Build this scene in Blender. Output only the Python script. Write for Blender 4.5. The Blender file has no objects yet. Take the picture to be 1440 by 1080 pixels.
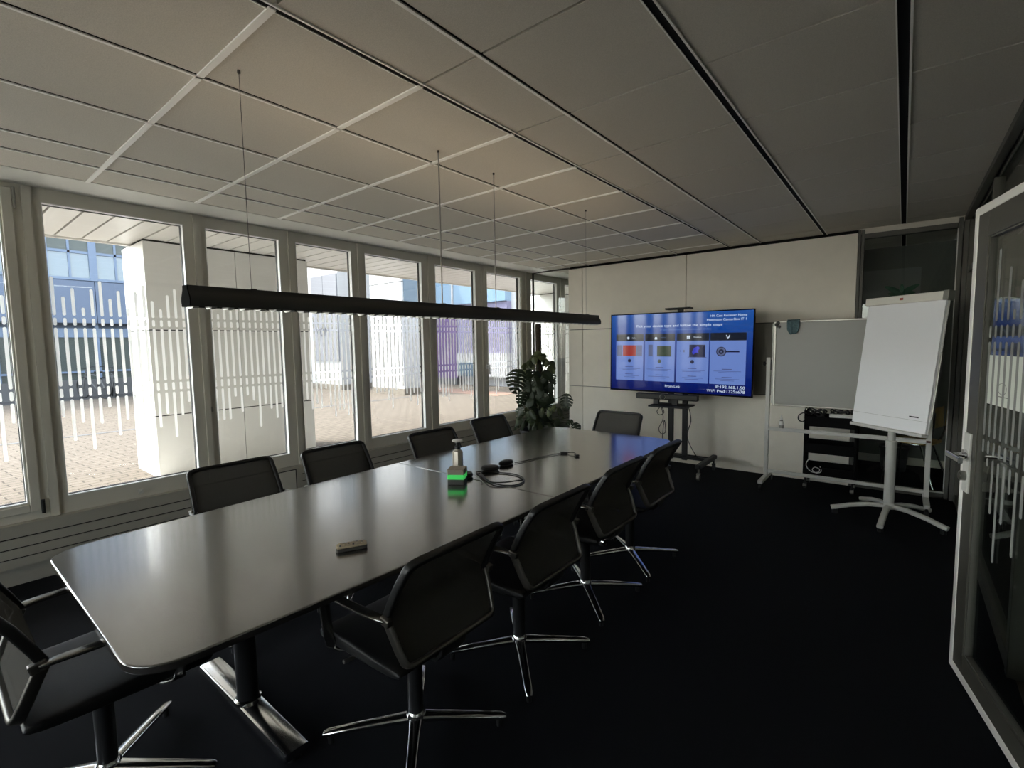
import bpy, math, random
from mathutils import Vector, Matrix
sc = bpy.context.scene
COL = sc.collection
PI = math.pi

# ------------------------------------------------------------------ helpers
class MB:
    """collects geometry for one mesh object"""
    def __init__(self):
        self.v = []; self.f = []; self.m = []
    def add(self, vs, fs, mi=0):
        b = len(self.v)
        self.v += [tuple(p) for p in vs]
        for f in fs:
            self.f.append([b + i for i in f]); self.m.append(mi)
        return self
    def box(self, x0, x1, y0, y1, z0, z1, mi=0):
        if x0 > x1: x0, x1 = x1, x0
        if y0 > y1: y0, y1 = y1, y0
        if z0 > z1: z0, z1 = z1, z0
        vs = [(x0,y0,z0),(x1,y0,z0),(x1,y1,z0),(x0,y1,z0),(x0,y0,z1),(x1,y0,z1),(x1,y1,z1),(x0,y1,z1)]
        fs = [(0,3,2,1),(4,5,6,7),(0,1,5,4),(1,2,6,5),(2,3,7,6),(3,0,4,7)]
        return self.add(vs, fs, mi)
    def obox(self, c, ax, ay, az, mi=0):
        """box from a centre and three half-axis vectors"""
        c = Vector(c); ax = Vector(ax); ay = Vector(ay); az = Vector(az)
        vs = [c-ax-ay-az, c+ax-ay-az, c+ax+ay-az, c-ax+ay-az, c-ax-ay+az, c+ax-ay+az, c+ax+ay+az, c-ax+ay+az]
        fs = [(0,3,2,1),(4,5,6,7),(0,1,5,4),(1,2,6,5),(2,3,7,6),(3,0,4,7)]
        return self.add(vs, fs, mi)
    def cyl(self, a, b, r0, r1=None, n=16, mi=0, cap=True):
        r1 = r0 if r1 is None else r1
        a = Vector(a); b = Vector(b); d = (b - a).normalized()
        u = d.orthogonal().normalized(); w = d.cross(u)
        vs = []
        for p, r in ((a, r0), (b, r1)):
            for i in range(n):
                t = 2*PI*i/n
                vs.append(p + u*math.cos(t)*r + w*math.sin(t)*r)
        fs = [(i, (i+1) % n, n + (i+1) % n, n + i) for i in range(n)]
        if cap:
            fs.append(tuple(range(n-1, -1, -1))); fs.append(tuple(range(n, 2*n)))
        return self.add(vs, fs, mi)
    def lathe(self, c, prof, n=24, mi=0, axis='z', caps=True):
        c = Vector(c); vs = []; fs = []
        for r, h in prof:
            for i in range(n):
                t = 2*PI*i/n; a, b = r*math.cos(t), r*math.sin(t)
                vs.append(c + (Vector((a, b, h)) if axis == 'z' else Vector((h, a, b)) if axis == 'x' else Vector((a, h, b))))
        for k in range(len(prof)-1):
            for i in range(n):
                fs.append((k*n+i, k*n+(i+1) % n, (k+1)*n+(i+1) % n, (k+1)*n+i))
        if caps:
            fs.append(tuple(range(n-1, -1, -1))); fs.append(tuple(range((len(prof)-1)*n, len(prof)*n)))
        return self.add(vs, fs, mi)
    def sweep(self, path, sect, up=(0,0,1), mi=0, closed=False, caps=True):
        """sweep a closed 2D section (list of (a,b)) along a polyline; b goes along 'up'"""
        P = [Vector(p) for p in path]; n = len(P); up = Vector(up)
        vs = []; m = len(sect)
        for i in range(n):
            if closed: d = (P[(i+1) % n] - P[i-1])
            else: d = P[min(i+1, n-1)] - P[max(i-1, 0)]
            d.normalize()
            s = d.cross(up)
            if s.length < 1e-4: s = d.cross(Vector((0.3, 1, 0.1)))
            s.normalize(); w = s.cross(d)
            for a, b in sect: vs.append(P[i] + s*a + w*b)
        fs = []
        for i in range(n if closed else n-1):
            j = (i+1) % n
            for k in range(m):
                l = (k+1) % m
                fs.append((i*m+k, i*m+l, j*m+l, j*m+k))
        if caps and not closed:
            fs.append(tuple(range(m-1, -1, -1))); fs.append(tuple(range((n-1)*m, n*m)))
        return self.add(vs, fs, mi)
    def tube(self, path, r, n=10, mi=0, closed=False):
        """round tube with parallel transported frames"""
        P = [Vector(p) for p in path]; k = len(P); vs = []; fs = []
        d0 = (P[1]-P[0]).normalized(); u = d0.orthogonal().normalized()
        for i in range(k):
            d = ((P[(i+1) % k]-P[i-1]) if closed else (P[min(i+1, k-1)]-P[max(i-1, 0)])).normalized()
            u = (u - d*u.dot(d)).normalized(); w = d.cross(u)
            rr = r[i] if isinstance(r, (list, tuple)) else r
            for j in range(n):
                t = 2*PI*j/n
                vs.append(P[i] + u*math.cos(t)*rr + w*math.sin(t)*rr)
        for i in range(k if closed else k-1):
            i2 = (i+1) % k
            for j in range(n):
                l = (j+1) % n
                fs.append((i*n+j, i*n+l, i2*n+l, i2*n+j))
        if not closed:
            fs.append(tuple(range(n-1, -1, -1))); fs.append(tuple(range((k-1)*n, k*n)))
        return self.add(vs, fs, mi)
    def prism(self, poly, lo, hi, axis='z', mi=0):
        """extrude a 2D polygon along an axis"""
        def P(a, b, h):
            return {'z': (a, b, h), 'y': (a, h, b), 'x': (h, a, b)}[axis]
        n = len(poly)
        vs = [P(a, b, lo) for a, b in poly] + [P(a, b, hi) for a, b in poly]
        fs = [tuple(range(n-1, -1, -1)), tuple(range(n, 2*n))] + [(i, (i+1) % n, n+(i+1) % n, n+i) for i in range(n)]
        return self.add(vs, fs, mi)

def build(name, mb, mats, parent=None, smooth=0.6, bevel=0, seg=2, loc=None, rot=None):
    me = bpy.data.meshes.new(name)
    me.from_pydata(mb.v, [], mb.f)
    if not isinstance(mats, (list, tuple)): mats = [mats]
    for m in mats: me.materials.append(m)
    me.polygons.foreach_set('material_index', mb.m)
    me.update()
    import bmesh
    bm = bmesh.new(); bm.from_mesh(me)
    bmesh.ops.recalc_face_normals(bm, faces=bm.faces); bm.to_mesh(me); bm.free()
    if smooth:
        me.polygons.foreach_set('use_smooth', [True]*len(me.polygons))
        me.set_sharp_from_angle(angle=smooth)
    o = bpy.data.objects.new(name, me); COL.objects.link(o)
    if parent: o.parent = parent
    if loc: o.location = loc
    if rot: o.rotation_euler = rot
    if bevel:
        b = o.modifiers.new('bevel', 'BEVEL'); b.width = bevel; b.segments = seg; b.limit_method = 'ANGLE'; b.angle_limit = 0.7
        b.harden_normals = False
    return o

def empty(name, label=None, cat=None, loc=(0,0,0), rz=0, group=None, kind=None):
    o = bpy.data.objects.new(name, None); COL.objects.link(o)
    o.empty_display_size = 0.05
    o.location = loc; o.rotation_euler = (0, 0, rz)
    return tag(o, label, cat, group, kind)
def tag(o, label=None, cat=None, group=None, kind=None):
    if label: o['label'] = label
    if cat: o['category'] = cat
    if group: o['group'] = group
    if kind: o['kind'] = kind
    return o
def struct(o, label=None): return tag(o, label, kind='structure')
def copy_tree(o, parent=None):
    c = o.copy(); COL.objects.link(c)
    if parent: c.parent = parent
    for ch in list(o.children): copy_tree(ch, c)
    return c
def rrect(w, h, r, n=5):
    pts = []
    for cx, cy, a0 in ((w/2-r, h/2-r, 0), (-w/2+r, h/2-r, PI/2), (-w/2+r, -h/2+r, PI), (w/2-r, -h/2+r, 1.5*PI)):
        for i in range(n+1):
            a = a0 + PI/2*i/n
            pts.append((cx + r*math.cos(a), cy + r*math.sin(a)))
    return pts
def spline(pts, n=8, closed=False):
    P = [Vector(p) for p in pts]; k = len(P); out = []
    for i in range(k if closed else k-1):
        if closed: p0, p1, p2, p3 = P[i-1], P[i], P[(i+1) % k], P[(i+2) % k]
        else: p0, p1, p2, p3 = P[max(i-1, 0)], P[i], P[i+1], P[min(i+2, k-1)]
        for j in range(n):
            t = j/n
            out.append(0.5*((2*p1) + (p2-p0)*t + (2*p0-5*p1+4*p2-p3)*t*t + (3*p1-p0-3*p2+p3)*t**3))
    if not closed: out.append(P[-1])
    return out

# ------------------------------------------------------------------ materials
def node_mat(name):
    m = bpy.data.materials.new(name); m.use_nodes = True
    nt = m.node_tree; b = nt.nodes['Principled BSDF']
    return m, nt, b
def mat(name, col, rough=0.5, metal=0, spec=0.5, noise=0, nscale=40, bump=0, bscale=200, emit=None, es=0, coat=0):
    m, nt, b = node_mat(name)
    b.inputs['Base Color'].default_value = (*col, 1)
    b.inputs['Roughness'].default_value = rough
    b.inputs['Metallic'].default_value = metal
    b.inputs['Specular IOR Level'].default_value = spec
    if coat: b.inputs['Coat Weight'].default_value = coat; b.inputs['Coat Roughness'].default_value = 0.05
    if emit:
        b.inputs['Emission Color'].default_value = (*emit, 1); b.inputs['Emission Strength'].default_value = es
    if noise or bump:
        tc = nt.nodes.new('ShaderNodeTexCoord')
    if noise:
        n = nt.nodes.new('ShaderNodeTexNoise'); n.inputs['Scale'].default_value = nscale; n.inputs['Detail'].default_value = 4
        nt.links.new(tc.outputs['Object'], n.inputs['Vector'])
        r = nt.nodes.new('ShaderNodeMapRange'); r.inputs['From Min'].default_value = 0.3; r.inputs['From Max'].default_value = 0.7
        r.inputs['To Min'].default_value = 1-noise; r.inputs['To Max'].default_value = 1+noise
        nt.links.new(n.outputs['Fac'], r.inputs['Value'])
        mx = nt.nodes.new('ShaderNodeVectorMath'); mx.operation = 'SCALE'; mx.inputs[0].default_value = col
        nt.links.new(r.outputs['Result'], mx.inputs['Scale']); nt.links.new(mx.outputs['Vector'], b.inputs['Base Color'])
    if bump:
        n2 = nt.nodes.new('ShaderNodeTexNoise'); n2.inputs['Scale'].default_value = bscale; n2.inputs['Detail'].default_value = 3
        nt.links.new(tc.outputs['Object'], n2.inputs['Vector'])
        bp = nt.nodes.new('ShaderNodeBump'); bp.inputs['Strength'].default_value = bump; bp.inputs['Distance'].default_value = 0.002
        nt.links.new(n2.outputs['Fac'], bp.inputs['Height']); nt.links.new(bp.outputs['Normal'], b.inputs['Normal'])
    return m
def glass_mat(name, tint=(0.96, 0.98, 0.97), rough=0.0):
    m = bpy.data.materials.new(name); m.use_nodes = True; nt = m.node_tree; nt.nodes.clear()
    out = nt.nodes.new('ShaderNodeOutputMaterial'); mx = nt.nodes.new('ShaderNodeMixShader')
    tr = nt.nodes.new('ShaderNodeBsdfTransparent'); gl = nt.nodes.new('ShaderNodeBsdfGlossy')
    fr = nt.nodes.new('ShaderNodeFresnel'); ge = nt.nodes.new('ShaderNodeNewGeometry'); mr = nt.nodes.new('ShaderNodeMapRange')
    mr.inputs['To Min'].default_value = 1.45; mr.inputs['To Max'].default_value = 1/1.45
    nt.links.new(ge.outputs['Backfacing'], mr.inputs['Value']); nt.links.new(mr.outputs['Result'], fr.inputs['IOR'])
    tr.inputs['Color'].default_value = (*tint, 1); gl.inputs['Roughness'].default_value = rough
    nt.links.new(fr.outputs['Fac'], mx.inputs['Fac']); nt.links.new(tr.outputs[0], mx.inputs[1]); nt.links.new(gl.outputs[0], mx.inputs[2])
    nt.links.new(mx.outputs[0], out.inputs['Surface'])
    return m
def veil_mat(name, col, alpha, trans=0.5):
    """thin cloth / frosted film: part see-through, part diffuse and translucent"""
    m = bpy.data.materials.new(name); m.use_nodes = True; nt = m.node_tree; nt.nodes.clear()
    out = nt.nodes.new('ShaderNodeOutputMaterial'); mx = nt.nodes.new('ShaderNodeMixShader'); m2 = nt.nodes.new('ShaderNodeMixShader')
    tr = nt.nodes.new('ShaderNodeBsdfTransparent'); di = nt.nodes.new('ShaderNodeBsdfDiffuse'); tl = nt.nodes.new('ShaderNodeBsdfTranslucent')
    di.inputs['Color'].default_value = (*col, 1); tl.inputs['Color'].default_value = (*col, 1)
    m2.inputs['Fac'].default_value = trans; mx.inputs['Fac'].default_value = alpha
    nt.links.new(di.outputs[0], m2.inputs[1]); nt.links.new(tl.outputs[0], m2.inputs[2])
    nt.links.new(tr.outputs[0], mx.inputs[1]); nt.links.new(m2.outputs[0], mx.inputs[2]); nt.links.new(mx.outputs[0], out.inputs['Surface'])
    return m

def film_mat(name):
    m = bpy.data.materials.new(name); m.use_nodes = True; nt = m.node_tree; nt.nodes.clear()
    out = nt.nodes.new('ShaderNodeOutputMaterial'); mx = nt.nodes.new('ShaderNodeMixShader'); m2 = nt.nodes.new('ShaderNodeMixShader')
    di = nt.nodes.new('ShaderNodeBsdfDiffuse'); tl = nt.nodes.new('ShaderNodeBsdfTranslucent'); rf = nt.nodes.new('ShaderNodeBsdfRefraction')
    di.inputs['Color'].default_value = (0.9, 0.9, 0.88, 1); tl.inputs['Color'].default_value = (0.95, 0.95, 0.93, 1)
    rf.inputs['Color'].default_value = (0.97, 0.97, 0.96, 1); rf.inputs['Roughness'].default_value = 0.75; rf.inputs['IOR'].default_value = 1.25
    m2.inputs['Fac'].default_value = 0.2; mx.inputs['Fac'].default_value = 0.7
    nt.links.new(tl.outputs[0], m2.inputs[1]); nt.links.new(di.outputs[0], m2.inputs[2])
    nt.links.new(m2.outputs[0], mx.inputs[1]); nt.links.new(rf.outputs[0], mx.inputs[2]); nt.links.new(mx.outputs[0], out.inputs['Surface'])
    return m

M = {}
M['ceil'] = mat('ceiling_tile', (0.60, 0.56, 0.49), 0.9, spec=0.1, noise=0.10, nscale=260, bump=0.35, bscale=420)
M['tbar'] = mat('ceiling_tbar', (0.93, 0.91, 0.86), 0.5, spec=0.3)
M['gap'] = mat('black_gap', (0.012, 0.012, 0.012), 0.8, spec=0.1)
M['pelmet'] = mat('painted_metal_pelmet', (0.74, 0.72, 0.66), 0.35, spec=0.5)
M['frame'] = mat('window_frame_paint', (0.62, 0.59, 0.51), 0.42, spec=0.5)
M['frame2'] = mat('casing_paint', (0.42, 0.395, 0.335), 0.45, spec=0.4)
M['gasket'] = mat('black_gasket', (0.01, 0.01, 0.011), 0.6)
M['bead'] = mat('pale_glazing_bead', (0.80, 0.80, 0.78), 0.35)
M['glass'] = glass_mat('window_glass')
M['pglass'] = glass_mat('partition_glass', (0.90, 0.93, 0.91))
M['film'] = film_mat('frosted_film')
M['film2'] = veil_mat('frosted_film_door', (0.55, 0.56, 0.53), 0.75, 0.5)
M['wallpanel'] = mat('wall_panel', (0.86, 0.81, 0.71), 0.6, spec=0.25, noise=0.02, nscale=8)
M['darkpanel'] = mat('dark_wall_panel', (0.30, 0.29, 0.255), 0.6, spec=0.2)
M['darkframe'] = mat('dark_partition_frame', (0.10, 0.097, 0.083), 0.45, spec=0.4)
M['olive'] = mat('olive_door_frame', (0.075, 0.072, 0.058), 0.45, spec=0.4)
M['doorrim'] = mat('pale_door_rim', (0.90, 0.88, 0.83), 0.4, spec=0.4)
M['carpet'] = mat('black_carpet', (0.0085, 0.009, 0.0115), 0.95, spec=0.12, noise=0.5, nscale=900, bump=0.8, bscale=900)
M['black'] = mat('black_plastic', (0.012, 0.012, 0.012), 0.4, spec=0.4)
M['blackm'] = mat('black_powder_coat', (0.010, 0.010, 0.011), 0.42, spec=0.3)
M['leather'] = mat('black_leather', (0.009, 0.009, 0.0095), 0.45, spec=0.3, bump=0.25, bscale=300)
M['chrome'] = mat('polished_aluminium', (0.72, 0.72, 0.72), 0.14, metal=1)
M['dullalu'] = mat('dull_aluminium', (0.34, 0.33, 0.30), 0.34, metal=1)
M['mesh'] = veil_mat('chair_mesh', (0.088, 0.084, 0.076), 0.80, 0.08)
M['endcap'] = mat('matt_black_cap', (0.008, 0.008, 0.008), 0.95, spec=0.05)
M['chairalu'] = mat('dark_chair_aluminium', (0.17, 0.16, 0.145), 0.4, metal=1)
M['armmetal'] = mat('dark_polished_arm', (0.24, 0.235, 0.225), 0.26, metal=1)
M['trolley'] = mat('matt_black_trolley', (0.007, 0.007, 0.0075), 0.85, spec=0.08)
M['lamp'] = mat('lamp_body_paint', (0.030, 0.029, 0.027), 0.38, spec=0.5)
M['louvre'] = mat('lamp_louvre', (0.55, 0.55, 0.53), 0.4, metal=0.6)
M['uplight'] = mat('lamp_tube', (0.9, 0.8, 0.6), 0.4, emit=(1.0, 0.80, 0.55), es=7)
M['wire'] = mat('suspension_wire', (0.12, 0.12, 0.115), 0.4, metal=0.6)
M['cable_grey'] = mat('grey_cable', (0.28, 0.27, 0.25), 0.5)
M['white'] = mat('white_plastic', (0.78, 0.77, 0.74), 0.4)
M['whitepaint'] = mat('light_grey_powder_coat', (0.62, 0.61, 0.57), 0.4)
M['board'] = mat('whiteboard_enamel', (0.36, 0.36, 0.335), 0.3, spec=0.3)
M['paper'] = mat('flipchart_paper', (0.93, 0.93, 0.95), 0.85, spec=0.1)
M['cream'] = mat('cream_clamp', (0.80, 0.77, 0.70), 0.45)
M['cloth'] = mat('blue_grey_cloth', (0.10, 0.155, 0.175), 0.9, spec=0.1, noise=0.25, nscale=60)
M['wood'] = mat('beech_plywood', (0.62, 0.40, 0.14), 0.45, noise=0.15, nscale=18)
M['green'] = mat('lit_green_band', (0.03, 0.5, 0.08), 0.4, emit=(0.08, 0.80, 0.16), es=0.19)
M['taupe'] = mat('taupe_fabric', (0.32, 0.27, 0.21), 0.8, bump=0.2)
M['boxdark'] = mat('dark_grey_plastic', (0.06, 0.057, 0.052), 0.5)
M['steel'] = mat('brushed_bottle', (0.42, 0.37, 0.30), 0.35, metal=0.5)
M['remote'] = mat('remote_beige', (0.40, 0.33, 0.22), 0.5)
M['leaf'] = mat('monstera_leaf', (0.022, 0.034, 0.014), 0.42, spec=0.4, noise=0.3, nscale=9)
M['leafy'] = mat('young_leaf', (0.07, 0.085, 0.028), 0.45, spec=0.4, noise=0.25, nscale=9)
M['stem'] = mat('plant_stem', (0.04, 0.05, 0.02), 0.6)
M['moss'] = mat('coir_pole', (0.07, 0.055, 0.04), 0.95, spec=0.05, noise=0.4, nscale=90, bump=1, bscale=150)
M['pot'] = mat('dark_plant_pot', (0.05, 0.05, 0.048), 0.4)
M['soil'] = mat('potting_soil', (0.02, 0.014, 0.009), 0.95, spec=0.05, noise=0.4, nscale=60)
M['reflector'] = mat('pale_reflector', (0.78, 0.76, 0.71), 0.85, spec=0.1, noise=0.08, nscale=3)  # high albedo for the added, unseen ground that bounces daylight
M['clad'] = mat('white_cladding', (0.60, 0.585, 0.56), 0.45, spec=0.3)
M['soffit'] = mat('soffit_panel', (0.55, 0.525, 0.49), 0.4, spec=0.4)
M['bwhite'] = mat('white_render', (0.36, 0.355, 0.35), 0.8, spec=0.1)
M['bgrey'] = mat('grey_sign_panel', (0.165, 0.165, 0.175), 0.6)
M['bblue'] = mat('blue_facade_panel', (0.070, 0.096, 0.150), 0.5)
M['bframe'] = mat('blue_window_frame', (0.10, 0.14, 0.21), 0.45)
M['bglass'] = mat('dark_facade_glass', (0.06, 0.07, 0.065), 0.15, spec=0.25)
M['bglass2'] = mat('blue_facade_glass', (0.07, 0.105, 0.14), 0.08, spec=0.8)
M['bdark'] = mat('dark_base', (0.075, 0.075, 0.075), 0.8)
M['purple'] = mat('purple_cladding', (0.085, 0.05, 0.13), 0.6)
M['lilac'] = mat('lilac_cladding', (0.17, 0.155, 0.23), 0.6)
M['skyglass'] = mat('pale_blue_glazing', (0.17, 0.25, 0.33), 0.1, spec=0.8)
M['stone'] = mat('stone_plinth', (0.15, 0.13, 0.105), 0.85, spec=0.1, noise=0.3, nscale=30)
M['asphalt'] = mat('grey_asphalt', (0.055, 0.055, 0.055), 0.9, spec=0.1, noise=0.2, nscale=50)
M['corrfloor'] = mat('corridor_floor', (0.06, 0.042, 0.028), 0.4)
M['corrwall'] = mat('corridor_wall', (0.22, 0.22, 0.20), 0.7)
M['nextwall'] = mat('grey_passage_wall', (0.20, 0.205, 0.19), 0.7)
M['lamptube'] = mat('ceiling_light_tube', (0.9, 0.9, 0.85), 0.4, emit=(1.0, 0.95, 0.85), es=5)
M['redmark'] = mat('red_clip_mark', (0.35, 0.06, 0.03), 0.5)
M['ink'] = mat('dark_print', (0.02, 0.02, 0.025), 0.6)
M['paperdoor'] = veil_mat('paper_sheet', (0.90, 0.93, 0.86), 0.99, 0.12)

# table linoleum: near black with a slight grain
m, nt, b = node_mat('table_linoleum'); M['table'] = m; b.inputs['IOR'].default_value = 2.2; b.inputs['Coat Weight'].default_value = 1.0; b.inputs['Coat Roughness'].default_value = 0.13; b.inputs['Coat IOR'].default_value = 1.7
b.inputs['Base Color'].default_value = (0.030, 0.027, 0.025, 1); b.inputs['Roughness'].default_value = 0.34
b.inputs['Specular IOR Level'].default_value = 0.5
tc = nt.nodes.new('ShaderNodeTexCoord'); mp = nt.nodes.new('ShaderNodeMapping'); mp.inputs['Scale'].default_value = (70, 150, 70)
n = nt.nodes.new('ShaderNodeTexNoise'); n.inputs['Scale'].default_value = 1.6; n.inputs['Detail'].default_value = 4
nt.links.new(tc.outputs['Object'], mp.inputs['Vector']); nt.links.new(mp.outputs['Vector'], n.inputs['Vector'])
bp = nt.nodes.new('ShaderNodeBump'); bp.inputs['Strength'].default_value = 0.28; bp.inputs['Distance'].default_value = 0.002
nt.links.new(n.outputs['Fac'], bp.inputs['Height']); nt.links.new(bp.outputs['Normal'], b.inputs['Normal'])
mr = nt.nodes.new('ShaderNodeMapRange'); mr.inputs['To Min'].default_value = 0.12; mr.inputs['To Max'].default_value = 0.22
nt.links.new(n.outputs['Fac'], mr.inputs['Value']); nt.links.new(mr.outputs['Result'], b.inputs['Roughness'])

# paving: small beige pavers
m, nt, b = node_mat('beige_pavers'); M['paving'] = m
b.inputs['Roughness'].default_value = 0.9; b.inputs['Specular IOR Level'].default_value = 0.15
tc = nt.nodes.new('ShaderNodeTexCoord'); mp = nt.nodes.new('ShaderNodeMapping'); mp.inputs['Rotation'].default_value = (0, 0, 1.5)
br = nt.nodes.new('ShaderNodeTexBrick'); br.inputs['Scale'].default_value = 1.0
br.inputs['Brick Width'].default_value = 0.26; br.inputs['Row Height'].default_value = 0.13; br.inputs['Mortar Size'].default_value = 0.009
br.inputs['Color1'].default_value = (0.132, 0.111, 0.089, 1); br.inputs['Color2'].default_value = (0.112, 0.094, 0.075, 1)
br.inputs['Mortar'].default_value = (0.052, 0.043, 0.034, 1); br.inputs['Mortar Smooth'].default_value = 0.3
nt.links.new(tc.outputs['Object'], mp.inputs['Vector']); nt.links.new(mp.outputs['Vector'], br.inputs['Vector'])
nt.links.new(br.outputs['Color'], b.inputs['Base Color'])

def emit_mat(name, col, s, gloss=True):
    m, nt, b = node_mat(name)
    b.inputs['Base Color'].default_value = (0.003, 0.003, 0.004, 1); b.inputs['Roughness'].default_value = 0.06; b.inputs['Specular IOR Level'].default_value = 0.40
    b.inputs['Emission Color'].default_value = (*col, 1); b.inputs['Emission Strength'].default_value = s
    return m
ES = 0.27
M['t_white'] = emit_mat('screen_white', (0.72, 0.84, 1.0), ES*1.5)
M['t_dim'] = emit_mat('screen_dim_text', (0.20, 0.38, 0.85), ES)
M['t_card'] = emit_mat('screen_card', (0.22, 0.36, 0.90), ES)
M['t_head'] = emit_mat('screen_header', (0.006, 0.012, 0.03), ES)
M['t_ink'] = emit_mat('screen_ink', (0.08, 0.11, 0.34), ES)
M['t_navy'] = emit_mat('screen_navy', (0.008, 0.012, 0.07), ES)
M['t_vblue'] = emit_mat('screen_violet_blue', (0.05, 0.07, 0.9), ES)
M['t_red'] = emit_mat('screen_red', (0.5, 0.06, 0.05), ES)
M['t_olive'] = emit_mat('screen_olive', (0.05, 0.08, 0.05), ES)
M['t_grey'] = emit_mat('screen_grey', (0.16, 0.20, 0.38), ES)
m, nt, b = node_mat('screen_blue'); M['t_blue'] = m
b.inputs['Base Color'].default_value = (0.003, 0.003, 0.004, 1); b.inputs['Roughness'].default_value = 0.06; b.inputs['Specular IOR Level'].default_value = 0.40
tc = nt.nodes.new('ShaderNodeTexCoord'); sx = nt.nodes.new('ShaderNodeSeparateXYZ'); rp = nt.nodes.new('ShaderNodeValToRGB')
nt.links.new(tc.outputs['Generated'], sx.inputs[0]); nt.links.new(sx.outputs['Z'], rp.inputs['Fac'])
rp.color_ramp.elements[0].color = (0.002, 0.008, 0.16, 1); rp.color_ramp.elements[1].color = (0.018, 0.13, 0.56, 1)
e = rp.color_ramp.elements.new(0.5); e.color = (0.004, 0.045, 0.36, 1)
nt.links.new(rp.outputs['Color'], b.inputs['Emission Color']); b.inputs['Emission Strength'].default_value = ES

# ------------------------------------------------------------------ camera
cam = bpy.data.cameras.new('camera'); co = bpy.data.objects.new('camera', cam); COL.objects.link(co)
cam.sensor_width = 36; cam.lens = 36*683.635/1440; cam.clip_start = 0.03; cam.clip_end = 200
p, r, y = 8.15344052e-02, 1.57980715e-02, 6.77452405e-01
fwd = Vector((-math.sin(y)*math.cos(p), math.cos(y)*math.cos(p), -math.sin(p)))
rt = Vector((math.cos(y), math.sin(y), 0)); dn = fwd.cross(rt)
r2 = rt*math.cos(r) + dn*math.sin(r); d2 = dn*math.cos(r) - rt*math.sin(r)
mw = Matrix((r2, -d2, -fwd)).transposed().to_4x4(); mw.translation = Vector((0, 0, 1.5))
co.matrix_world = mw
sc.camera = co

# ------------------------------------------------------------------ room constants
H = 2.57; YW = 5.95; XG = -4.4; YB = -3.6; YN = 7.35; XR = 0.41

# floor
b = MB(); b.box(-4.42, XR+0.03, YB, YN, -0.12, 0)
struct(build('floor', b, M['carpet'], smooth=0), 'black carpet floor of the meeting room')

# ceiling: tiles and grid bars in one object
b = MB()
xs = [0.40, -0.041, -0.667, -1.265, -1.592, -2.20, -2.81, -3.42, -3.72, -4.08]
ys = [YB, -3.43, -2.825, -2.22, -1.615, -1.01, -0.405, 0.20, 0.804, 1.412, 2.022, 2.635, 3.25, 3.86, 4.47, 5.08, 5.69, 6.30, 6.91, YN]
b.box(-4.6, XR+2.2, YB-0.1, YN+0.1, H+0.03, H+0.25, 0)
for i in range(len(xs)-1):
    for j in range(len(ys)-1):
        gx = 0.006
        b.box(xs[i+1]+gx+0.006, xs[i]-gx, ys[j]+0.006, ys[j+1]-0.006, H, H+0.03, 0)
for yy in ys[1:-1]:
    b.box(-4.08, -1.592, yy-0.012, yy+0.012, H-0.006, H+0.02, 1)
for xx in xs[1:-1]:
    if xx in (-0.041, -0.667, -1.592): continue
    b.box(xx-0.009, xx+0.004, YB, YN, H-0.006, H+0.02, 1)
    b.box(xx+0.004, xx+0.011, YB, YN, H-0.0005, H+0.02, 2)
for xx, w in ((-0.041, 0.017), (-0.667, 0.014), (-1.592, 0.012)):
    b.box(xx-w, xx+w, YB, YN, H-0.001, H+0.02, 2)
    b.box(xx+w, xx+w+0.008, YB, YN, H-0.006, H+0.02, 1)
    b.box(xx-w-0.005, xx-w, YB, YN, H-0.004, H+0.02, 1)
struct(build('ceiling', b, [M['ceil'], M['tbar'], M['gap']], smooth=0), 'suspended ceiling of grey mineral tiles in a pale grid')
# pelmet along the windows
b = MB(); b.prism([(-4.078, H-0.002), (-4.078, H+0.03), (-4.40, H+0.03), (-4.40, H-0.012), (-4.36, H-0.012)], YB, YN, 'y')
struct(build('trim_1', b, M['pelmet'], smooth=0), 'smooth pale pelmet strip between ceiling tiles and windows')
# small screw points in the ceiling near the lamp wires
# ------------------------------------------------------------------ window wall
ZB, ZT = 0.405, 2.555
mull = [-3.56, -2.45, -1.30, -0.36, 0.553, 1.512, 2.27, 2.992, 3.94, 4.87, 5.845, 6.79, 7.35]
glz = [(-3.48, -2.53), (-2.37, -1.38), (-1.22, -0.43), (-0.29, 0.432), (0.621, 1.425), (1.575, 2.172), (2.32, 2.905), (3.06, 3.83), (4.035, 4.745), (4.96, 5.70), (5.955, 6.67), (6.90, 7.30)]  # first two panes, behind the camera, are added for more daylight
XO = XG-0.13
wall = empty('wall_left', kind='structure')
b = MB()
for mm in mull:                                       # mullion ribs between the frames
    b.box(XO, XG+0.014, mm-0.022, mm+0.022, ZB, ZT)
    b.box(XO, XG-0.01, mm-0.03, mm+0.03, 0.06, ZB)
b.box(XO, XG, YB, YN, ZT, H+0.25)
b.box(XO-0.02, XG-0.01, YB, YN, -0.2, ZB-0.001)
build('mullion_frame', b, M['frame'], wall, smooth=0)
random.seed(4)
tops2 = [2.0,1.87,1.93,1.80,1.93,1.99,1.87,1.93,1.81,1.93,1.98,1.87,1.81,1.92,1.97,1.87,1.91]
bots2 = [1.05,.88,1.0,.80,.98,1.09,.88,.99,.80,1.0,1.1,.90,1.0,.81,.98,1.08,.92]
def dash(mb, x, y, z0, z1, w):
    """rounded vertical dash on the glass"""
    r = w/2; pts = []
    for i in range(7): a = PI*i/6; pts.append((y + r*math.cos(a), z1 - r + r*math.sin(a)))
    for i in range(7): a = PI + PI*i/6; pts.append((y + r*math.cos(a), z0 + r + r*math.sin(a)))
    mb.prism(pts, x, x+0.0006, 'x')
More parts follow.
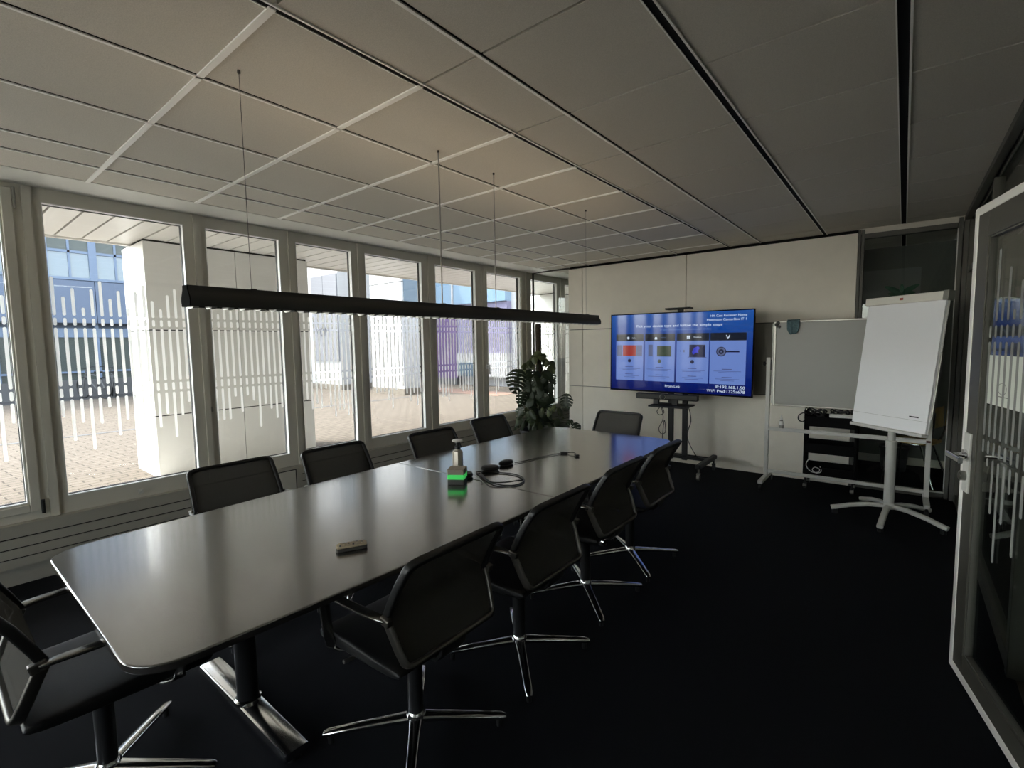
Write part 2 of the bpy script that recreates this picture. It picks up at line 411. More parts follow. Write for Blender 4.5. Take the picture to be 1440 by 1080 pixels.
for k, (g0, g1) in enumerate(glz):
    m0, m1 = mull[k]+0.022, mull[k+1]-0.022
    door = k in (3,)
    w = empty('window_%d' % (k+1), kind='structure'); k -= 2
    gz0, gz1 = 0.515, 2.47
    zb = ZB
    f = MB(); xi, xo = XG-0.004, XG-0.085
    f.box(xo, xi, m0, g0, zb, ZT); f.box(xo, xi, g1, m1, zb, ZT)
    f.box(xo, xi, g0, g1, zb, gz0); f.box(xo, xi, g0, g1, gz1, ZT)
    build('frame', f, M['frame'], w, smooth=0)
    if k in (1, 7):                                   # opening sash: a proud inner frame
        s = MB(); s0 = 0.058
        s.box(xi, xi+0.016, g0-s0, g0-0.006, gz0-s0, gz1+s0); s.box(xi, xi+0.016, g1+0.006, g1+s0, gz0-s0, gz1+s0)
        s.box(xi, xi+0.016, g0-0.006, g1+0.006, gz0-s0, gz0-0.006); s.box(xi, xi+0.016, g0-0.006, g1+0.006, gz1+0.006, gz1+s0)
        build('sash', s, M['frame'], w, smooth=0, bevel=0.005)
    g = MB(); xg = XG-0.058; t = 0.009
    g.box(xg-0.012, xg+0.014, g0, g0+t, gz0, gz1); g.box(xg-0.012, xg+0.014, g1-t, g1, gz0, gz1)
    g.box(xg-0.012, xg+0.014, g0+t, g1-t, gz0, gz0+t); g.box(xg-0.012, xg+0.014, g0+t, g1-t, gz1-t, gz1)
    build('gasket', g, M['gasket'], w, smooth=0)
    g = MB(); t2 = 0.006
    g.box(xg+0.014, xi, g0, g0+t2, gz0, gz1); g.box(xg+0.014, xi, g1-t2, g1, gz0, gz1)
    g.box(xg+0.014, xi, g0+t2, g1-t2, gz0, gz0+t2); g.box(xg+0.014, xi, g0+t2, g1-t2, gz1-t2, gz1)
    build('glazing_bead', g, M['bead'], w, smooth=0)
    g = MB(); g.box(xg-0.005, xg+0.005, g0+t*0.5, g1-t*0.5, gz0+t*0.5, gz1-t*0.5)
    build('pane', g, M['glass'], w, smooth=0)
    d = MB(); n = int(round((g1-g0-0.02)/0.0485)); n = max(n, 3)
    for i in range(n):
        yy = g0+0.025+(g1-g0-0.05)*i/(n-1)
        if k == 2 and i < 17: tp, bt = tops2[i], bots2[i]
        else:
            tp = random.choice([1.79, 1.82, 1.86, 1.90, 1.93, 1.97, 2.0]); bt = random.choice([0.80, 0.86, 0.90, 0.95, 1.0, 1.04, 1.09])
        x = xg+0.0055; ww = 0.0185
        dash(d, x, yy, 1.742, tp, ww); dash(d, x, yy, 1.675, 1.727, ww); dash(d, x, yy, 1.262, 1.660, ww)
        dash(d, x, yy, 1.185, 1.247, ww); dash(d, x, yy, bt, 1.170, ww)
    build('striped_film', d, M['film'], w, smooth=0)
    if k == 1:
        h = MB(); h.cyl((XG+0.02, 0.497, 2.40), (XG+0.02, 0.497, 2.53), 0.008, n=10); build('hinge', h, M['dullalu'], w)
        h = MB(); h.cyl((XG+0.02, 0.497, 0.44), (XG+0.02, 0.497, 0.53), 0.010, n=10); build('hinge', h, M['black'], w)
    if k == 7:
        h = MB(); h.box(XG+0.012, XG+0.022, 4.905, 4.935, 1.17, 1.24); h.cyl((XG+0.02, 4.92, 1.22), (XG+0.055, 4.92, 1.22), 0.008, n=10)
        h.obox((XG+0.058, 4.921, 1.165), (0.007, 0, 0), (0, 0.010, 0), (0, 0, 0.063)); build('handle', h, M['bead'], w, bevel=0.002)
    if k == 3:
        h = MB(); h.cyl((XG-0.004, 1.535, 1.0), (XG+0.012, 1.535, 1.0), 0.014, n=16); h.box(XG, XG+0.02, 1.530, 1.540, 0.992, 1.03); build('lock', h, M['dullalu'], w)
        h = MB(); h.box(XG-0.004, XG+0.047, m0+0.06, m1-0.06, 0.13, 0.37); h2 = MB()
        build('bottom_panel', h, M['frame'], w, smooth=0, bevel=0.003)
        for a in ((m0+0.052, m0+0.06, 0.122, 0.378), (m1-0.06, m1-0.052, 0.122, 0.378)): h2.box(XG, XG+0.0465, *a)
        h2.box(XG, XG+0.0465, m0+0.06, m1-0.06, 0.37, 0.378); h2.box(XG, XG+0.0465, m0+0.06, m1-0.06, 0.122, 0.13)
        build('panel_joint', h2, M['gasket'], w, smooth=0)
    if k == 2:
        h = MB(); h.box(XG-0.004, XG+0.01, 1.01, 1.04, 0.435, 0.468); h.cyl((XG+0.01, 1.025, 0.452), (XG+0.02, 1.025, 0.452), 0.009, n=12); build('latch', h, M['whitepaint'], w)
# convector casing under the windows (with grooves)
b = MB(); xc = XG+0.042
for y0, y1 in ((YB, mull[5]+0.02), (mull[6]-0.02, YN)):
    b.box(XG-0.005, xc+0.006, y0, y1, 0.392, 0.404)
    for z0, z1 in ((0.3215, 0.390), (0.255, 0.3135), (0.191, 0.247), (0.126, 0.183)):
        b.box(XG-0.005, xc, y0, y1, z0, z1, 0)
    b.box(XG-0.005, xc-0.008, y0, y1, 0.13, 0.39, 1)
    b.box(XG-0.015, XG-0.004, y0, y1, 0.0, 0.126, 0)
b.box(XG-0.015, XG+0.046, mull[5]+0.02, mull[6]-0.02, 0.0, 0.40, 0)
struct(build('trim_2', b, [M['frame2'], M['gap']], smooth=0), 'grooved beige convector casing under the windows')

# ------------------------------------------------------------------ screen wall
wb = empty('wall_back', kind='structure')
XL, XV0, XV1, XV2 = -3.73, -3.505, -2.07, -0.385
zs = [0.075, 0.895, 1.690, H-0.03]
b = MB(); g = 0.004
for i, (x0, x1) in enumerate(((XL, XV0), (XV0, XV1), (XV1, XV2))):
    for j in range(3):
        dark = (i == 2 and j == 1)
        b.box(x0+(g if i else 0), x1-g, YW, YW+0.03, zs[j]+(g if j else 0), zs[j+1]-g, 1 if dark else 0)
build('panels', b, [M['wallpanel'], M['darkpanel']], wb, smooth=0, bevel=0.0015)
b = MB(); b.box(XL+0.005, XV2-0.002, YW+0.028, YW+0.10, 0.0, H, 0); build('core', b, M['gap'], wb, smooth=0)
b = MB(); b.box(XL, XV2, YW+0.004, YW+0.02, 0.0, 0.075); struct(build('baseboard_back', b, M['wallpanel'], smooth=0))
# glass strip between screen wall and window wall
b = MB(); b.box(XG, XL, YW+0.045, YW+0.055, 0.02, H-0.02)
w = empty('window_14', kind='structure'); build('pane', b, M['glass'], w, smooth=0)
b = MB(); b.box(XG+0.0, XL, YW+0.035, YW+0.065, H-0.02, H); b.box(XG+0.045, XL, YW+0.035, YW+0.065, 0.0, 0.03); b.box(XG+0.004, XG+0.022, YW+0.035, YW+0.065, 0.41, H-0.02)
b.box(XL-0.008, XL, YW+0.03, YW+0.07, 0.03, H-0.02)
build('frame', b, M['darkframe'], w, smooth=0)
# glass section right of the screen wall
w = empty('window_13', kind='structure')
b = MB(); b.box(XV2, XV2+0.022, YW-0.005, YW+0.08, 0, H-0.01); b.box(XV2+0.026, XV2+0.05, YW-0.01, YW+0.08, 0, H-0.01)
b.box(XV2+0.05, 0.34, YW, YW+0.07, 2.475, 2.52); b.box(XV2+0.05, 0.34, YW, YW+0.07, 0.0, 0.055)
b.box(0.345, 0.375, YW-0.005, YW+0.08, 0, H-0.01); b.box(0.38, 0.44, YW-0.04, YW+0.08, 0, H-0.01)
build('frame', b, M['darkframe'], w, smooth=0, bevel=0.002)
b = MB(); b.box(XV2, 0.44, YW+0.0, YW+0.08, 2.52, H); build('header', b, M['ceil'], w, smooth=0)
b = MB(); b.box(XV2+0.05, 0.345, YW+0.03, YW+0.036, 0.05, 2.48); build('pane', b, M['pglass'], w, smooth=0)
b = MB(); b.box(XV2+0.05, 0.345, YW-0.004, YW+0.004, 0.052, 0.066); b.box(0.338, 0.346, YW-0.004, YW+0.004, 0.066, 2.47)
build('edge_strip', b, M['whitepaint'], w, smooth=0)

# ------------------------------------------------------------------ right glass partition and door
wr = empty('wall_right', kind='structure')
b = MB()
for yy in (YW-0.07, 4.45, 2.965, 2.02, 0.6, -1.2, YB+0.04): b.box(XR, XR+0.06, yy-0.03, yy+0.03, 0, H-0.06)
for y0, y1 in ((2.99, YW-0.10), (YB, 2.0)): b.box(XR+0.005, XR+0.055, y0, y1, 0, 0.08)
b.box(XR+0.005, XR+0.055, YB, YW-0.04, 2.06, 2.11)
build('posts', b, M['olive'], wr, smooth=0, bevel=0.003)
b = MB(); b.box(XR-0.03, XR+0.012, YB, YW-0.04, H-0.045, H); b.box(XR+0.022, XR+0.07, YB, YW-0.04, H-0.06, H)
build('top_rail', b, M['olive'], wr, smooth=0, bevel=0.003)
b = MB()
for y0, y1 in ((4.48, YW-0.10), (2.995, 4.42), (0.63, 1.99), (-1.17, 0.57), (YB+0.07, -1.23)): b.box(XR+0.027, XR+0.033, y0, y1, 0.075, 2.065)
for y0, y1 in ((YB, YW-0.05),): b.box(XR+0.027, XR+0.033, y0, y1, 2.105, H-0.05)
build('panes', b, M['pglass'], wr, smooth=0)
# door leaf standing ajar
hp = Vector((0.400, 2.060, 0)); tip = Vector((0.217, 2.894, 0)); dv = (tip-hp).normalized()
ang = math.atan2(dv.y, dv.x); L = (tip-hp).length
door = empty('door_1', kind='structure', loc=hp, rz=ang)     # local x along the leaf, +y faces the room
TH = 0.045
def leaf_frame(mb, x0, x1, z0, z1, w, y0, y1, wb_=None):
    wb_ = w if wb_ is None else wb_
    mb.box(x0, x0+w, y0, y1, z0, z1); mb.box(x1-w, x1, y0, y1, z0, z1)
    mb.box(x0+w, x1-w, y0, y1, z0, z0+wb_); mb.box(x0+w, x1-w, y0, y1, z1-w, z1)
b = MB(); leaf_frame(b, 0.02, L-0.030, 0.045, 2.008, 0.105, -TH+0.006, -0.004, 0.085); build('leaf_frame', b, M['olive'], door, smooth=0, bevel=0.003)
b = MB(); leaf_frame(b, 0.0, L, 0.012, 2.040, 0.036, -TH, 0.0); build('edge_rim', b, M['doorrim'], door, smooth=0, bevel=0.006)
b = MB(); leaf_frame(b, 0.119, L-0.129, 0.124, 1.909, 0.012, -0.034, -0.010); build('gasket', b, M['darkframe'], door, smooth=0)
b = MB(); b.box(0.125, L-0.135, -0.026, -0.020, 0.13, 1.90); build('pane', b, M['pglass'], door, smooth=0)
d = MB(); random.seed(11)
for i in range(12):
    xx = L-0.165-0.0485*i
    tp = [1.55, 1.84, 1.65, 1.76, 1.60, 1.70, 1.83, 1.66][i % 8]; bt = [1.10, 0.98, 0.80, 0.62, 0.79, 0.92, 0.70, 0.86][i % 8]
    for z0, z1 in ((1.56, tp), (1.495, 1.545), (1.10, 1.480), (1.03, 1.085), (bt, 1.015)):
        if z1-z0 < 0.03: continue
        pts = []; r = 0.009
        for q in range(7): a = PI*q/6; pts.append((xx+r*math.cos(a), z1-r+r*math.sin(a)))
        for q in range(7): a = PI+PI*q/6; pts.append((xx+r*math.cos(a), z0+r+r*math.sin(a)))
        d.prism(pts, -0.0190, -0.0186, 'y')
build('striped_film', d, M['film2'], door, smooth=0)
# handle set (faces the room, +y side of the leaf)
h = MB(); h.box(L-0.105, L-0.045, -0.004, 0.005, 0.835, 1.09); hp_ = build('handle_plate', h, M['whitepaint'], door, smooth=0, bevel=0.002)
h = MB(); xh = L-0.075
h.cyl((xh, 0.004, 0.995), (xh, 0.016, 0.995), 0.024, n=20); h.cyl((xh, 0.01, 0.995), (xh, 0.062, 0.995), 0.010, n=14)
h.sweep([(xh+0.012, 0.062, 0.995), (xh-0.03, 0.062, 0.995), (xh-0.125, 0.060, 0.993)], rrect(0.016, 0.026, 0.005, 3))
build('handle', h, M['chrome'], door)
h = MB(); h.cyl((xh, 0.004, 0.905), (xh, 0.022, 0.905), 0.021, n=22); h.cyl((xh, 0.021, 0.905), (xh, 0.026, 0.905), 0.014, n=18); build('lock_rose', h, M['dullalu'], door)
h = MB(); h.cyl((xh, -TH, 0.995), (xh, -TH-0.055, 0.995), 0.010, n=14); h.sweep([(xh+0.01, -TH-0.055, 0.995), (xh-0.125, -TH-0.055, 0.993)], rrect(0.016, 0.026, 0.005, 3)); build('handle', h, M['chrome'], door)
# paper on the door glass, under the stripes
pp = MB(); pp.box(0.372, 0.682, -0.0200, -0.0197, 1.232, 1.427)
paper = build('paper_sheet', pp, M['paperdoor'], smooth=0, loc=hp, rot=(0, 0, ang))
tag(paper, 'pale landscape paper sheet stuck to the glass of the open door', 'paper')
pm = MB(); pm.tube([(0.555+0.035*math.cos(t), -0.0197, 1.30+0.022*math.sin(t)) for t in [PI*2*i/20 for i in range(20)]], 0.0010, n=5, closed=True)
pm.box(0.505, 0.60, -0.0197, -0.0192, 1.268, 1.271)
build('printed_sign', pm, M['cable_grey'], paper)

# wall behind the camera
b = MB(); b.box(-4.45, -3.0, YB-0.15, YB, -0.1, H); b.box(-0.45, XR+2.2, YB-0.15, YB, -0.1, H); b.box(-3.0, -0.45, YB-0.15, YB, -0.1, 0.45); b.box(-3.0, -0.45, YB-0.15, YB, 2.45, H); struct(build('wall_front', b, M['wallpanel'], smooth=0))
w = empty('window_15', kind='structure')  # unseen window behind the camera, added to let in daylight
b = MB()
for x0 in (-3.0, -2.17, -1.34, -0.51): b.box(x0, x0+0.06, YB-0.10, YB-0.02, 0.45, 2.45)
b.box(-3.0, -0.45, YB-0.10, YB-0.02, 0.45, 0.51); b.box(-3.0, -0.45, YB-0.10, YB-0.02, 2.39, 2.45); build('frame', b, M['frame'], w, smooth=0)
b = MB(); b.box(-2.95, -0.5, YB-0.065, YB-0.055, 0.50, 2.40); build('pane', b, M['glass'], w, smooth=0)
b = MB(); b.box(-4.54, 4.0, -16, YB-0.16, -0.2, 0.002); struct(build('ground_bounce', b, M['reflector'], smooth=0), 'unseen pale ground behind the camera, added to bounce daylight indoors')  # invented ground outside the added window, pale to throw daylight inside
# corridor beyond the right partition
b = MB(); b.box(XR+0.03, XR+2.2, YB, YN, -0.12, -0.002); struct(build('floor_corridor', b, M['corrfloor'], smooth=0))
b = MB(); b.box(XR+2.1, XR+2.2, YB, YN, 0, H); struct(build('wall_corridor', b, M['corrwall'], smooth=0))
b = MB(); b.box(XR+0.4, XR+2.1, YB, YN, H-0.01, H+0.03); struct(build('ceiling_corridor', b, M['ceil'], smooth=0))
# passage behind the screen wall
b = MB(); b.box(-4.45, XR+2.2, YN, YN+0.12, -0.1, H); struct(build('wall_passage', b, M['nextwall'], smooth=0))
b = MB(); b.box(-4.35, XR+2.0, YN-0.015, YN, 0, 0.09); struct(build('baseboard_passage', b, M['wallpanel'], smooth=0))
def tubelight(loc, rz, label):
    o = empty('ceiling_light', label, 'ceiling light', loc, rz, 'linear lights in the corridor')
    b = MB(); b.box(-0.6, 0.6, -0.04, 0.04, -0.028, 0.0); build('housing', b, M['whitepaint'], o, smooth=0)
    b = MB(); b.box(-0.58, 0.58, -0.03, 0.03, -0.036, -0.028); build('diffuser', b, M['lamptube'], o, smooth=0)
tubelight((1.45, 1.4, H-0.012), PI/2, 'linear corridor ceiling light nearest the camera behind the glass partition')
tubelight((1.45, 4.2, H-0.012), PI/2, 'linear corridor ceiling light farther along behind the open door')
b = MB(); b.box(XR+2.08, XR+2.10, 5.2, 6.6, 1.2, 2.3)  # blue panel standing in for the television's reflection in the door glass
tag(build('reflection_panel', b, mat('blue_reflection', (0.05, 0.12, 0.32), 0.5), smooth=0), 'blue poster panel on the corridor wall, standing in for the mirrored television', 'reflection')
# pale board in the passage
b = MB(); b.box(-0.80, 0.128, YN-0.03, YN-0.001, 1.55, 2.31)
tag(build('notice_board', b, mat('grey_board', (0.30, 0.32, 0.31), 0.6), smooth=0, bevel=0.003), 'grey board on the passage wall behind the glass, above the flipchart', 'board')

# ------------------------------------------------------------------ conference table
TZ = 0.725; TX = -1.965; TY0, TY1, TYM = 0.280, 3.770, 2.004
tb = empty('conference_table', 'long black boat-shaped conference table in the middle of the room', 'table', (TX, TYM, 0))
def hw(y):
    t = (y-(TY0+TY1)/2)/((TY1-TY0)/2); return 0.632-0.060*t*t
def half(lo, hi, near):
    """outline of one table half in table coordinates"""
    R = 0.12; pts = []
    ye = lo if near else hi; s = 1 if near else -1; ys_ = hi-0.002 if near else lo+0.002
    N = 10
    side = [(hw(ys_+(ye+s*R-ys_)*i/N), ys_+(ye+s*R-ys_)*i/N) for i in range(N+1)]
    arc = []
    xr = hw(ye+s*R)
    for i in range(1, 10):
        a = PI/2*i/9; arc.append((xr-R+R*math.cos(a), ye+s*R-s*R*math.sin(a)))
    right = side+arc
    left = [(-x, y) for x, y in reversed(right)]
    pts = right+left
    return [(x, y-TYM) for x, y in pts]
for near in (True, False):
    b = MB(); b.prism(half(TY0, TYM, True) if near else half(TYM, TY1, False), TZ-0.024, TZ)
    build('tabletop', b, M['table'], tb, smooth=0.5, bevel=0.004)
for i, yy in enumerate((0.785, 3.15)):
    lx = -2.062-TX; ly = yy-TYM
    b = MB(); b.lathe((lx, ly, 0.045), [(0.040, 0), (0.040, 0.60), (0.052, 0.63)], 28); leg = build('leg', b, M['blackm'], tb)
    b = MB(); sec = [(0.046, 0.0), (0.046, 0.020), (0.043, 0.028), (0.036, 0.032), (-0.036, 0.032), (-0.043, 0.028), (-0.046, 0.020), (-0.046, 0.0)]
    b.sweep([(lx-0.40, ly, 0.018), (lx-0.35, ly, 0.020), (lx, ly, 0.024), (lx+0.35, ly, 0.020), (lx+0.40, ly, 0.018)], sec)
    build('foot_bar', b, M['chrome'], leg)
    b = MB(); b.lathe((lx, ly, 0.052), [(0.05, 0), (0.05, 0.012), (0.043, 0.018)], 28); build('collar', b, M['chrome'], leg)
    for sx in (-0.37, 0.37):
        b = MB(); b.cyl((lx+sx, ly, 0), (lx+sx, ly, 0.02), 0.028, n=16); build('glide', b, M['black'], leg)
    b = MB(); b.box(lx-0.36, lx+0.36, ly-0.05, ly+0.05, TZ-0.052, TZ-0.026); build('cross_beam', b, M['blackm'], tb, smooth=0, bevel=0.004)
b = MB(); b.box(-2.062-TX-0.03, -2.062-TX+0.03, 0.83-TYM, 3.10-TYM, TZ-0.050, TZ-0.027); build('centre_beam', b, M['blackm'], tb, smooth=0)

# ------------------------------------------------------------------ conference chair
def make_chair():
    c = empty('conference_chair', group='conference chairs around the table')
    # four-star base
    hb = MB(); hb.lathe((0, 0, 0.050), [(0.030, 0), (0.037, 0.008), (0.037, 0.040), (0.030, 0.052)], 24); hub = build('hub', hb, M['chrome'], c)
    for k in range(4):
        a = PI/4 + PI/2*k; ca, sa = math.cos(a), math.sin(a); b = MB()
        st = [(0.025, 0.072, 0.024, 0.015), (0.10, 0.066, 0.021, 0.013), (0.22, 0.054, 0.019, 0.011), (0.330, 0.041, 0.017, 0.010), (0.348, 0.038, 0.012, 0.006)]
        vs = []; fs = []
        for (rr, z, w, h) in st:
            for q in range(12):
                t = 2*PI*q/12; u = abs(math.cos(t))**0.6*math.copysign(1, math.cos(t))*w; v = abs(math.sin(t))**0.6*math.copysign(1, math.sin(t))*h
                vs.append((ca*rr - sa*u, sa*rr + ca*u, z+v))
        for i in range(len(st)-1):
            for q in range(12): fs.append((i*12+q, i*12+(q+1) % 12, (i+1)*12+(q+1) % 12, (i+1)*12+q))
        fs += [tuple(range(11, -1, -1)), tuple(range((len(st)-1)*12, len(st)*12))]
        b.add(vs, fs); arm = build('base_arm', b, M['chrome'], c, smooth=0.9)
        g = MB(); g.cyl((ca*0.322, sa*0.322, 0.0), (ca*0.322, sa*0.322, 0.034), 0.011, n=14); build('glide', g, M['black'], arm)
    b = MB(); b.lathe((0, 0, 0.10), [(0.029, 0), (0.029, 0.24), (0.022, 0.245), (0.022, 0.29)], 24); build('column', b, M['blackm'], c)
    b = MB(); b.box(-0.075, 0.075, -0.13, 0.10, 0.375, 0.413); build('mechanism', b, M['black'], c, smooth=0, bevel=0.012)
    b = MB(); b.sweep([(-0.17, 0.08, 0.385), (-0.245, 0.085, 0.39)], rrect(0.014, 0.014, 0.006, 3)); build('lever', b, M['dullalu'], c)
    # seat cushion with waterfall front
    prof = [(-0.205, 0.425), (0.16, 0.412), (0.235, 0.405), (0.262, 0.415), (0.270, 0.432), (0.258, 0.450), (0.21, 0.466), (0.10, 0.470), (-0.10, 0.462), (-0.19, 0.468), (-0.215, 0.455)]
    b = MB(); vs = []; m = len(prof); secs = []
    for x, k in ((-0.236, 0.72), (-0.225, 0.92), (-0.20, 1.0), (0, 1.0), (0.20, 1.0), (0.225, 0.92), (0.236, 0.72)):
        zc = 0.437
        for (yy, z) in prof: vs.append((x, 0.028+(yy-0.028)*(0.97+0.03*k), zc+(z-zc)*k - (0.006 if abs(x) < 0.01 else 0)))
    n = 7; fs = []
    for i in range(n-1):
        for q in range(m): fs.append((i*m+q, i*m+(q+1) % m, (i+1)*m+(q+1) % m, (i+1)*m+q))
    fs += [tuple(range(m-1, -1, -1)), tuple(range((n-1)*m, n*m))]
    b.add(vs, fs); s = build('seat', b, M['leather'], c, smooth=1.0)
    sd = s.modifiers.new('sub', 'SUBSURF'); sd.levels = 1; sd.render_levels = 2
    # back: side profile (y, z) kinked forward at arm height
    lowp = [(-0.155, 0.628), (-0.172, 0.590), (-0.195, 0.530), (-0.212, 0.490), (-0.220, 0.472)]
    upp = [(-0.155, 0.628), (-0.178, 0.680), (-0.212, 0.745), (-0.250, 0.805), (-0.266, 0.832)]
    wl, wk, wt = 0.205, 0.232, 0.222
    sect = rrect(0.020, 0.028, 0.006, 3)
    def wid(z): return wk + (wt-wk)*(z-0.628)/0.204 if z > 0.628 else wk + (wl-wk)*((0.628-z)/0.156)**1.5
    def loop(pp, r):
        """down one side, round the corner, along the rail, up the other side"""
        left = [Vector((-wid(z), yy, z)) for yy, z in pp]
        e = left[-1]; p = left[-2]; d = (e-p).normalized(); ln = (e-p).length
        e0 = e - d*min(r, ln*0.98)
        cr = [e0 + (e-e0)*t*(2-t) + Vector((1, 0, 0))*r*t*t for t in (0, .25, .5, .75, 1)]
        lft = left[:-1]+cr
        rgt = [Vector((-v.x, v.y, v.z)) for v in reversed(lft)]
        mid = [Vector((x, e.y-0.0, e.z)) for x in (-0.1, 0, 0.1)]
        return lft+mid+rgt
    b = MB(); b.sweep(loop(upp, 0.05), sect, up=(0, 1, 0.45)); build('upper_back_frame', b, M['black'], c, smooth=0.8)
    b = MB(); b.sweep(loop(lowp, 0.035), rrect(0.017, 0.034, 0.007, 3), up=(0, 1, -0.5)); build('lower_back_frame', b, M['chairalu'], c, smooth=0.8)
    full = list(reversed(lowp))+upp[1:]; b = MB(); vs = []; fs = []
    fine = spline([(0, yy, z) for yy, z in full], 4)
    for v in fine:
        w = wid(v.z)
        if v.z > 0.815: w -= 0.03*(v.z-0.815)/0.017
        for q in range(9): vs.append((-w+2*w*q/8, v.y, v.z))
    for i in range(len(fine)-1):
        for q in range(8): fs.append((i*9+q, i*9+q+1, (i+1)*9+q+1, (i+1)*9+q))
    b.add(vs, fs); bm_ = build('back_mesh', b, M['mesh'], c, smooth=1.5)
    so = bm_.modifiers.new('thick', 'SOLIDIFY'); so.thickness = 0.003; so.offset = 0
    # back support below the frame
    b = MB(); b.sweep([(0, -0.10, 0.40), (0, -0.19, 0.41), (0, -0.215, 0.440), (0, -0.220, 0.475)], rrect(0.12, 0.016, 0.006, 3), up=(0, 0.3, 1)); build('back_support', b, M['black'], c)
    for sx in (-1, 1):
        b = MB()
        path = spline([(sx*0.240, -0.160, 0.628), (sx*0.252, -0.12, 0.634), (sx*0.262, 0.02, 0.634), (sx*0.262, 0.115, 0.630), (sx*0.260, 0.165, 0.605), (sx*0.257, 0.172, 0.55), (sx*0.250, 0.160, 0.45), (sx*0.225, 0.150, 0.405), (sx*0.13, 0.06, 0.398)], 6)
        vs = []; P = path; n = len(P)
        b.sweep(P, rrect(0.036, 0.013, 0.005, 3), up=(0.001, 0.35, 1)); arm = build('armrest', b, M['armmetal'], c, smooth=0.9)
        b = MB(); b.obox((sx*0.241, -0.168, 0.629), (0.012, 0, 0), (0, 0.020, 0.004), (0, -0.003, 0.013)); build('joint', b, M['chairalu'], arm, smooth=0, bevel=0.004)
    return c
ch0 = make_chair()
chairs = [
    (-1.415, 1.135, PI/2, 'black mesh conference chair nearest the camera on the aisle side of the table'),
    (-1.400, 1.765, PI/2, 'second black mesh chair along the aisle side, behind the nearest one'),
    (-1.425, 2.440, PI/2, 'third black mesh chair along the aisle side, its star base in the open'),
    (-1.425, 3.045, PI/2, 'last black mesh chair on the aisle side, nearest the television'),
    (-2.760, 1.140, -PI/2, 'black mesh chair on the window side nearest the camera, before the second pane'),
    (-2.700, 1.755, -PI/2, 'second black mesh chair along the window side, before the white pillar edge'),
    (-2.595, 2.530, -PI/2, 'third black mesh chair on the window side, behind the sanitiser bottle'),
    (-2.690, 3.300, -PI/2, 'black mesh chair on the window side beside the monstera plant'),
    (-2.090, 3.975, PI, 'black mesh chair at the far head of the table, before the screen wall'),
    (-2.080, 0.335, 0, 'black mesh chair at the near head of the table, cut off at the left edge'),
]
for i, (x, yy, rz, lab) in enumerate(chairs):
    o = ch0 if i == 0 else copy_tree(ch0)
    o.location = (x, yy, 0); o.rotation_euler = (0, 0, rz)
    tag(o, lab, 'chair')

# ------------------------------------------------------------------ things on the table
T = TZ+0.0008
# remote control
o = empty('remote_control', 'small beige remote control lying on the near half of the table', 'remote', (-1.625, 1.02, T), math.radians(62))
b = MB(); b.prism(rrect(0.115, 0.042, 0.012, 5), 0, 0.012); build('body', b, M['boxdark'], o, bevel=0.002)
b = MB(); b.prism(rrect(0.112, 0.039, 0.011, 5), 0.012, 0.021); top = build('cover', b, M['remote'], o, bevel=0.003)
for i in range(6):
    for j in range(3):
        b = MB(); b.cyl((-0.042+i*0.016, -0.011+j*0.011, 0.020), (-0.042+i*0.016, -0.011+j*0.011, 0.0245), 0.0036, n=10)
        build('button', b, M['boxdark'] if (i+j) % 3 == 0 else M['remote'], o)
# cube room-status light
o = empty('status_cube', 'taupe cube with a glowing green band standing on the table seam', 'status light', (-1.935, 1.90, T), math.radians(33))
a = 0.048
b = MB(); b.prism(rrect(2*a, 2*a, 0.006), 0.0, 0.030); build('base', b, M['boxdark'], o, bevel=0.002)
b = MB(); b.prism(rrect(2*a-0.001, 2*a-0.001, 0.006), 0.0303, 0.056); build('light_band', b, M['green'], o)
b = MB(); b.prism(rrect(2*a, 2*a, 0.006), 0.0563, 0.085); build('cap', b, M['taupe'], o, bevel=0.002)
# sanitiser bottle
o = empty('dispenser_bottle', 'slim beige pump bottle with white disc top behind the glowing cube', 'bottle', (-2.085, 2.055, T))
b = MB(); b.lathe((0, 0, 0), [(0.030, 0), (0.032, 0.004), (0.032, 0.125), (0.029, 0.135), (0.017, 0.142), (0.017, 0.146)], 8); build('body', b, M['steel'], o, smooth=0.5)
b = MB(); b.lathe((0, 0, 0.146), [(0.018, 0), (0.018, 0.018), (0.010, 0.022), (0.010, 0.034), (0.013, 0.036), (0.013, 0.044)], 20); pm_ = build('pump', b, M['black'], o)
b = MB(); b.lathe((0, 0, 0.190), [(0.020, 0), (0.033, 0.004), (0.034, 0.009), (0.026, 0.014)], 28); build('disc_top', b, M['white'], o)
# speaker pucks
def puck(loc, rx, ry, h, rz, label):
    o = empty('conference_microphone', label, 'microphone', loc, rz, 'table microphones')
    b = MB(); vs = []; fs = []; n = 28
    prof = [(0.80, 0), (0.98, 0.25), (1.0, 0.5), (0.86, 0.85), (0.55, 1.0)]
    for q, z in prof:
        for i in range(n): t = 2*PI*i/n; vs.append((rx*q*math.cos(t), ry*q*math.sin(t), h*z))
    for k in range(len(prof)-1):
        for i in range(n): fs.append((k*n+i, k*n+(i+1) % n, (k+1)*n+(i+1) % n, (k+1)*n+i))
    fs += [tuple(range(n-1, -1, -1)), tuple(range((len(prof)-1)*n, len(prof)*n))]
    b.add(vs, fs); build('body', b, M['blackm'], o)
    b = MB(); b.lathe((0, 0, h), [(rx*0.30, -0.001), (rx*0.30, 0.0012), (rx*0.24, 0.0016)], 20); build('button', b, M['boxdark'], o)
puck((-1.985, 2.010, T), 0.05, 0.05, 0.030, 0.3, 'round black table microphone just behind the glowing cube')
puck((-1.965, 2.215, T), 0.058, 0.050, 0.030, 0.8, 'shallow black saucer microphone between the other two, beside the cable coil')
puck((-1.970, 2.375, T), 0.060, 0.032, 0.030, 1.45, 'oval black table microphone, farthest of the three from the cube')
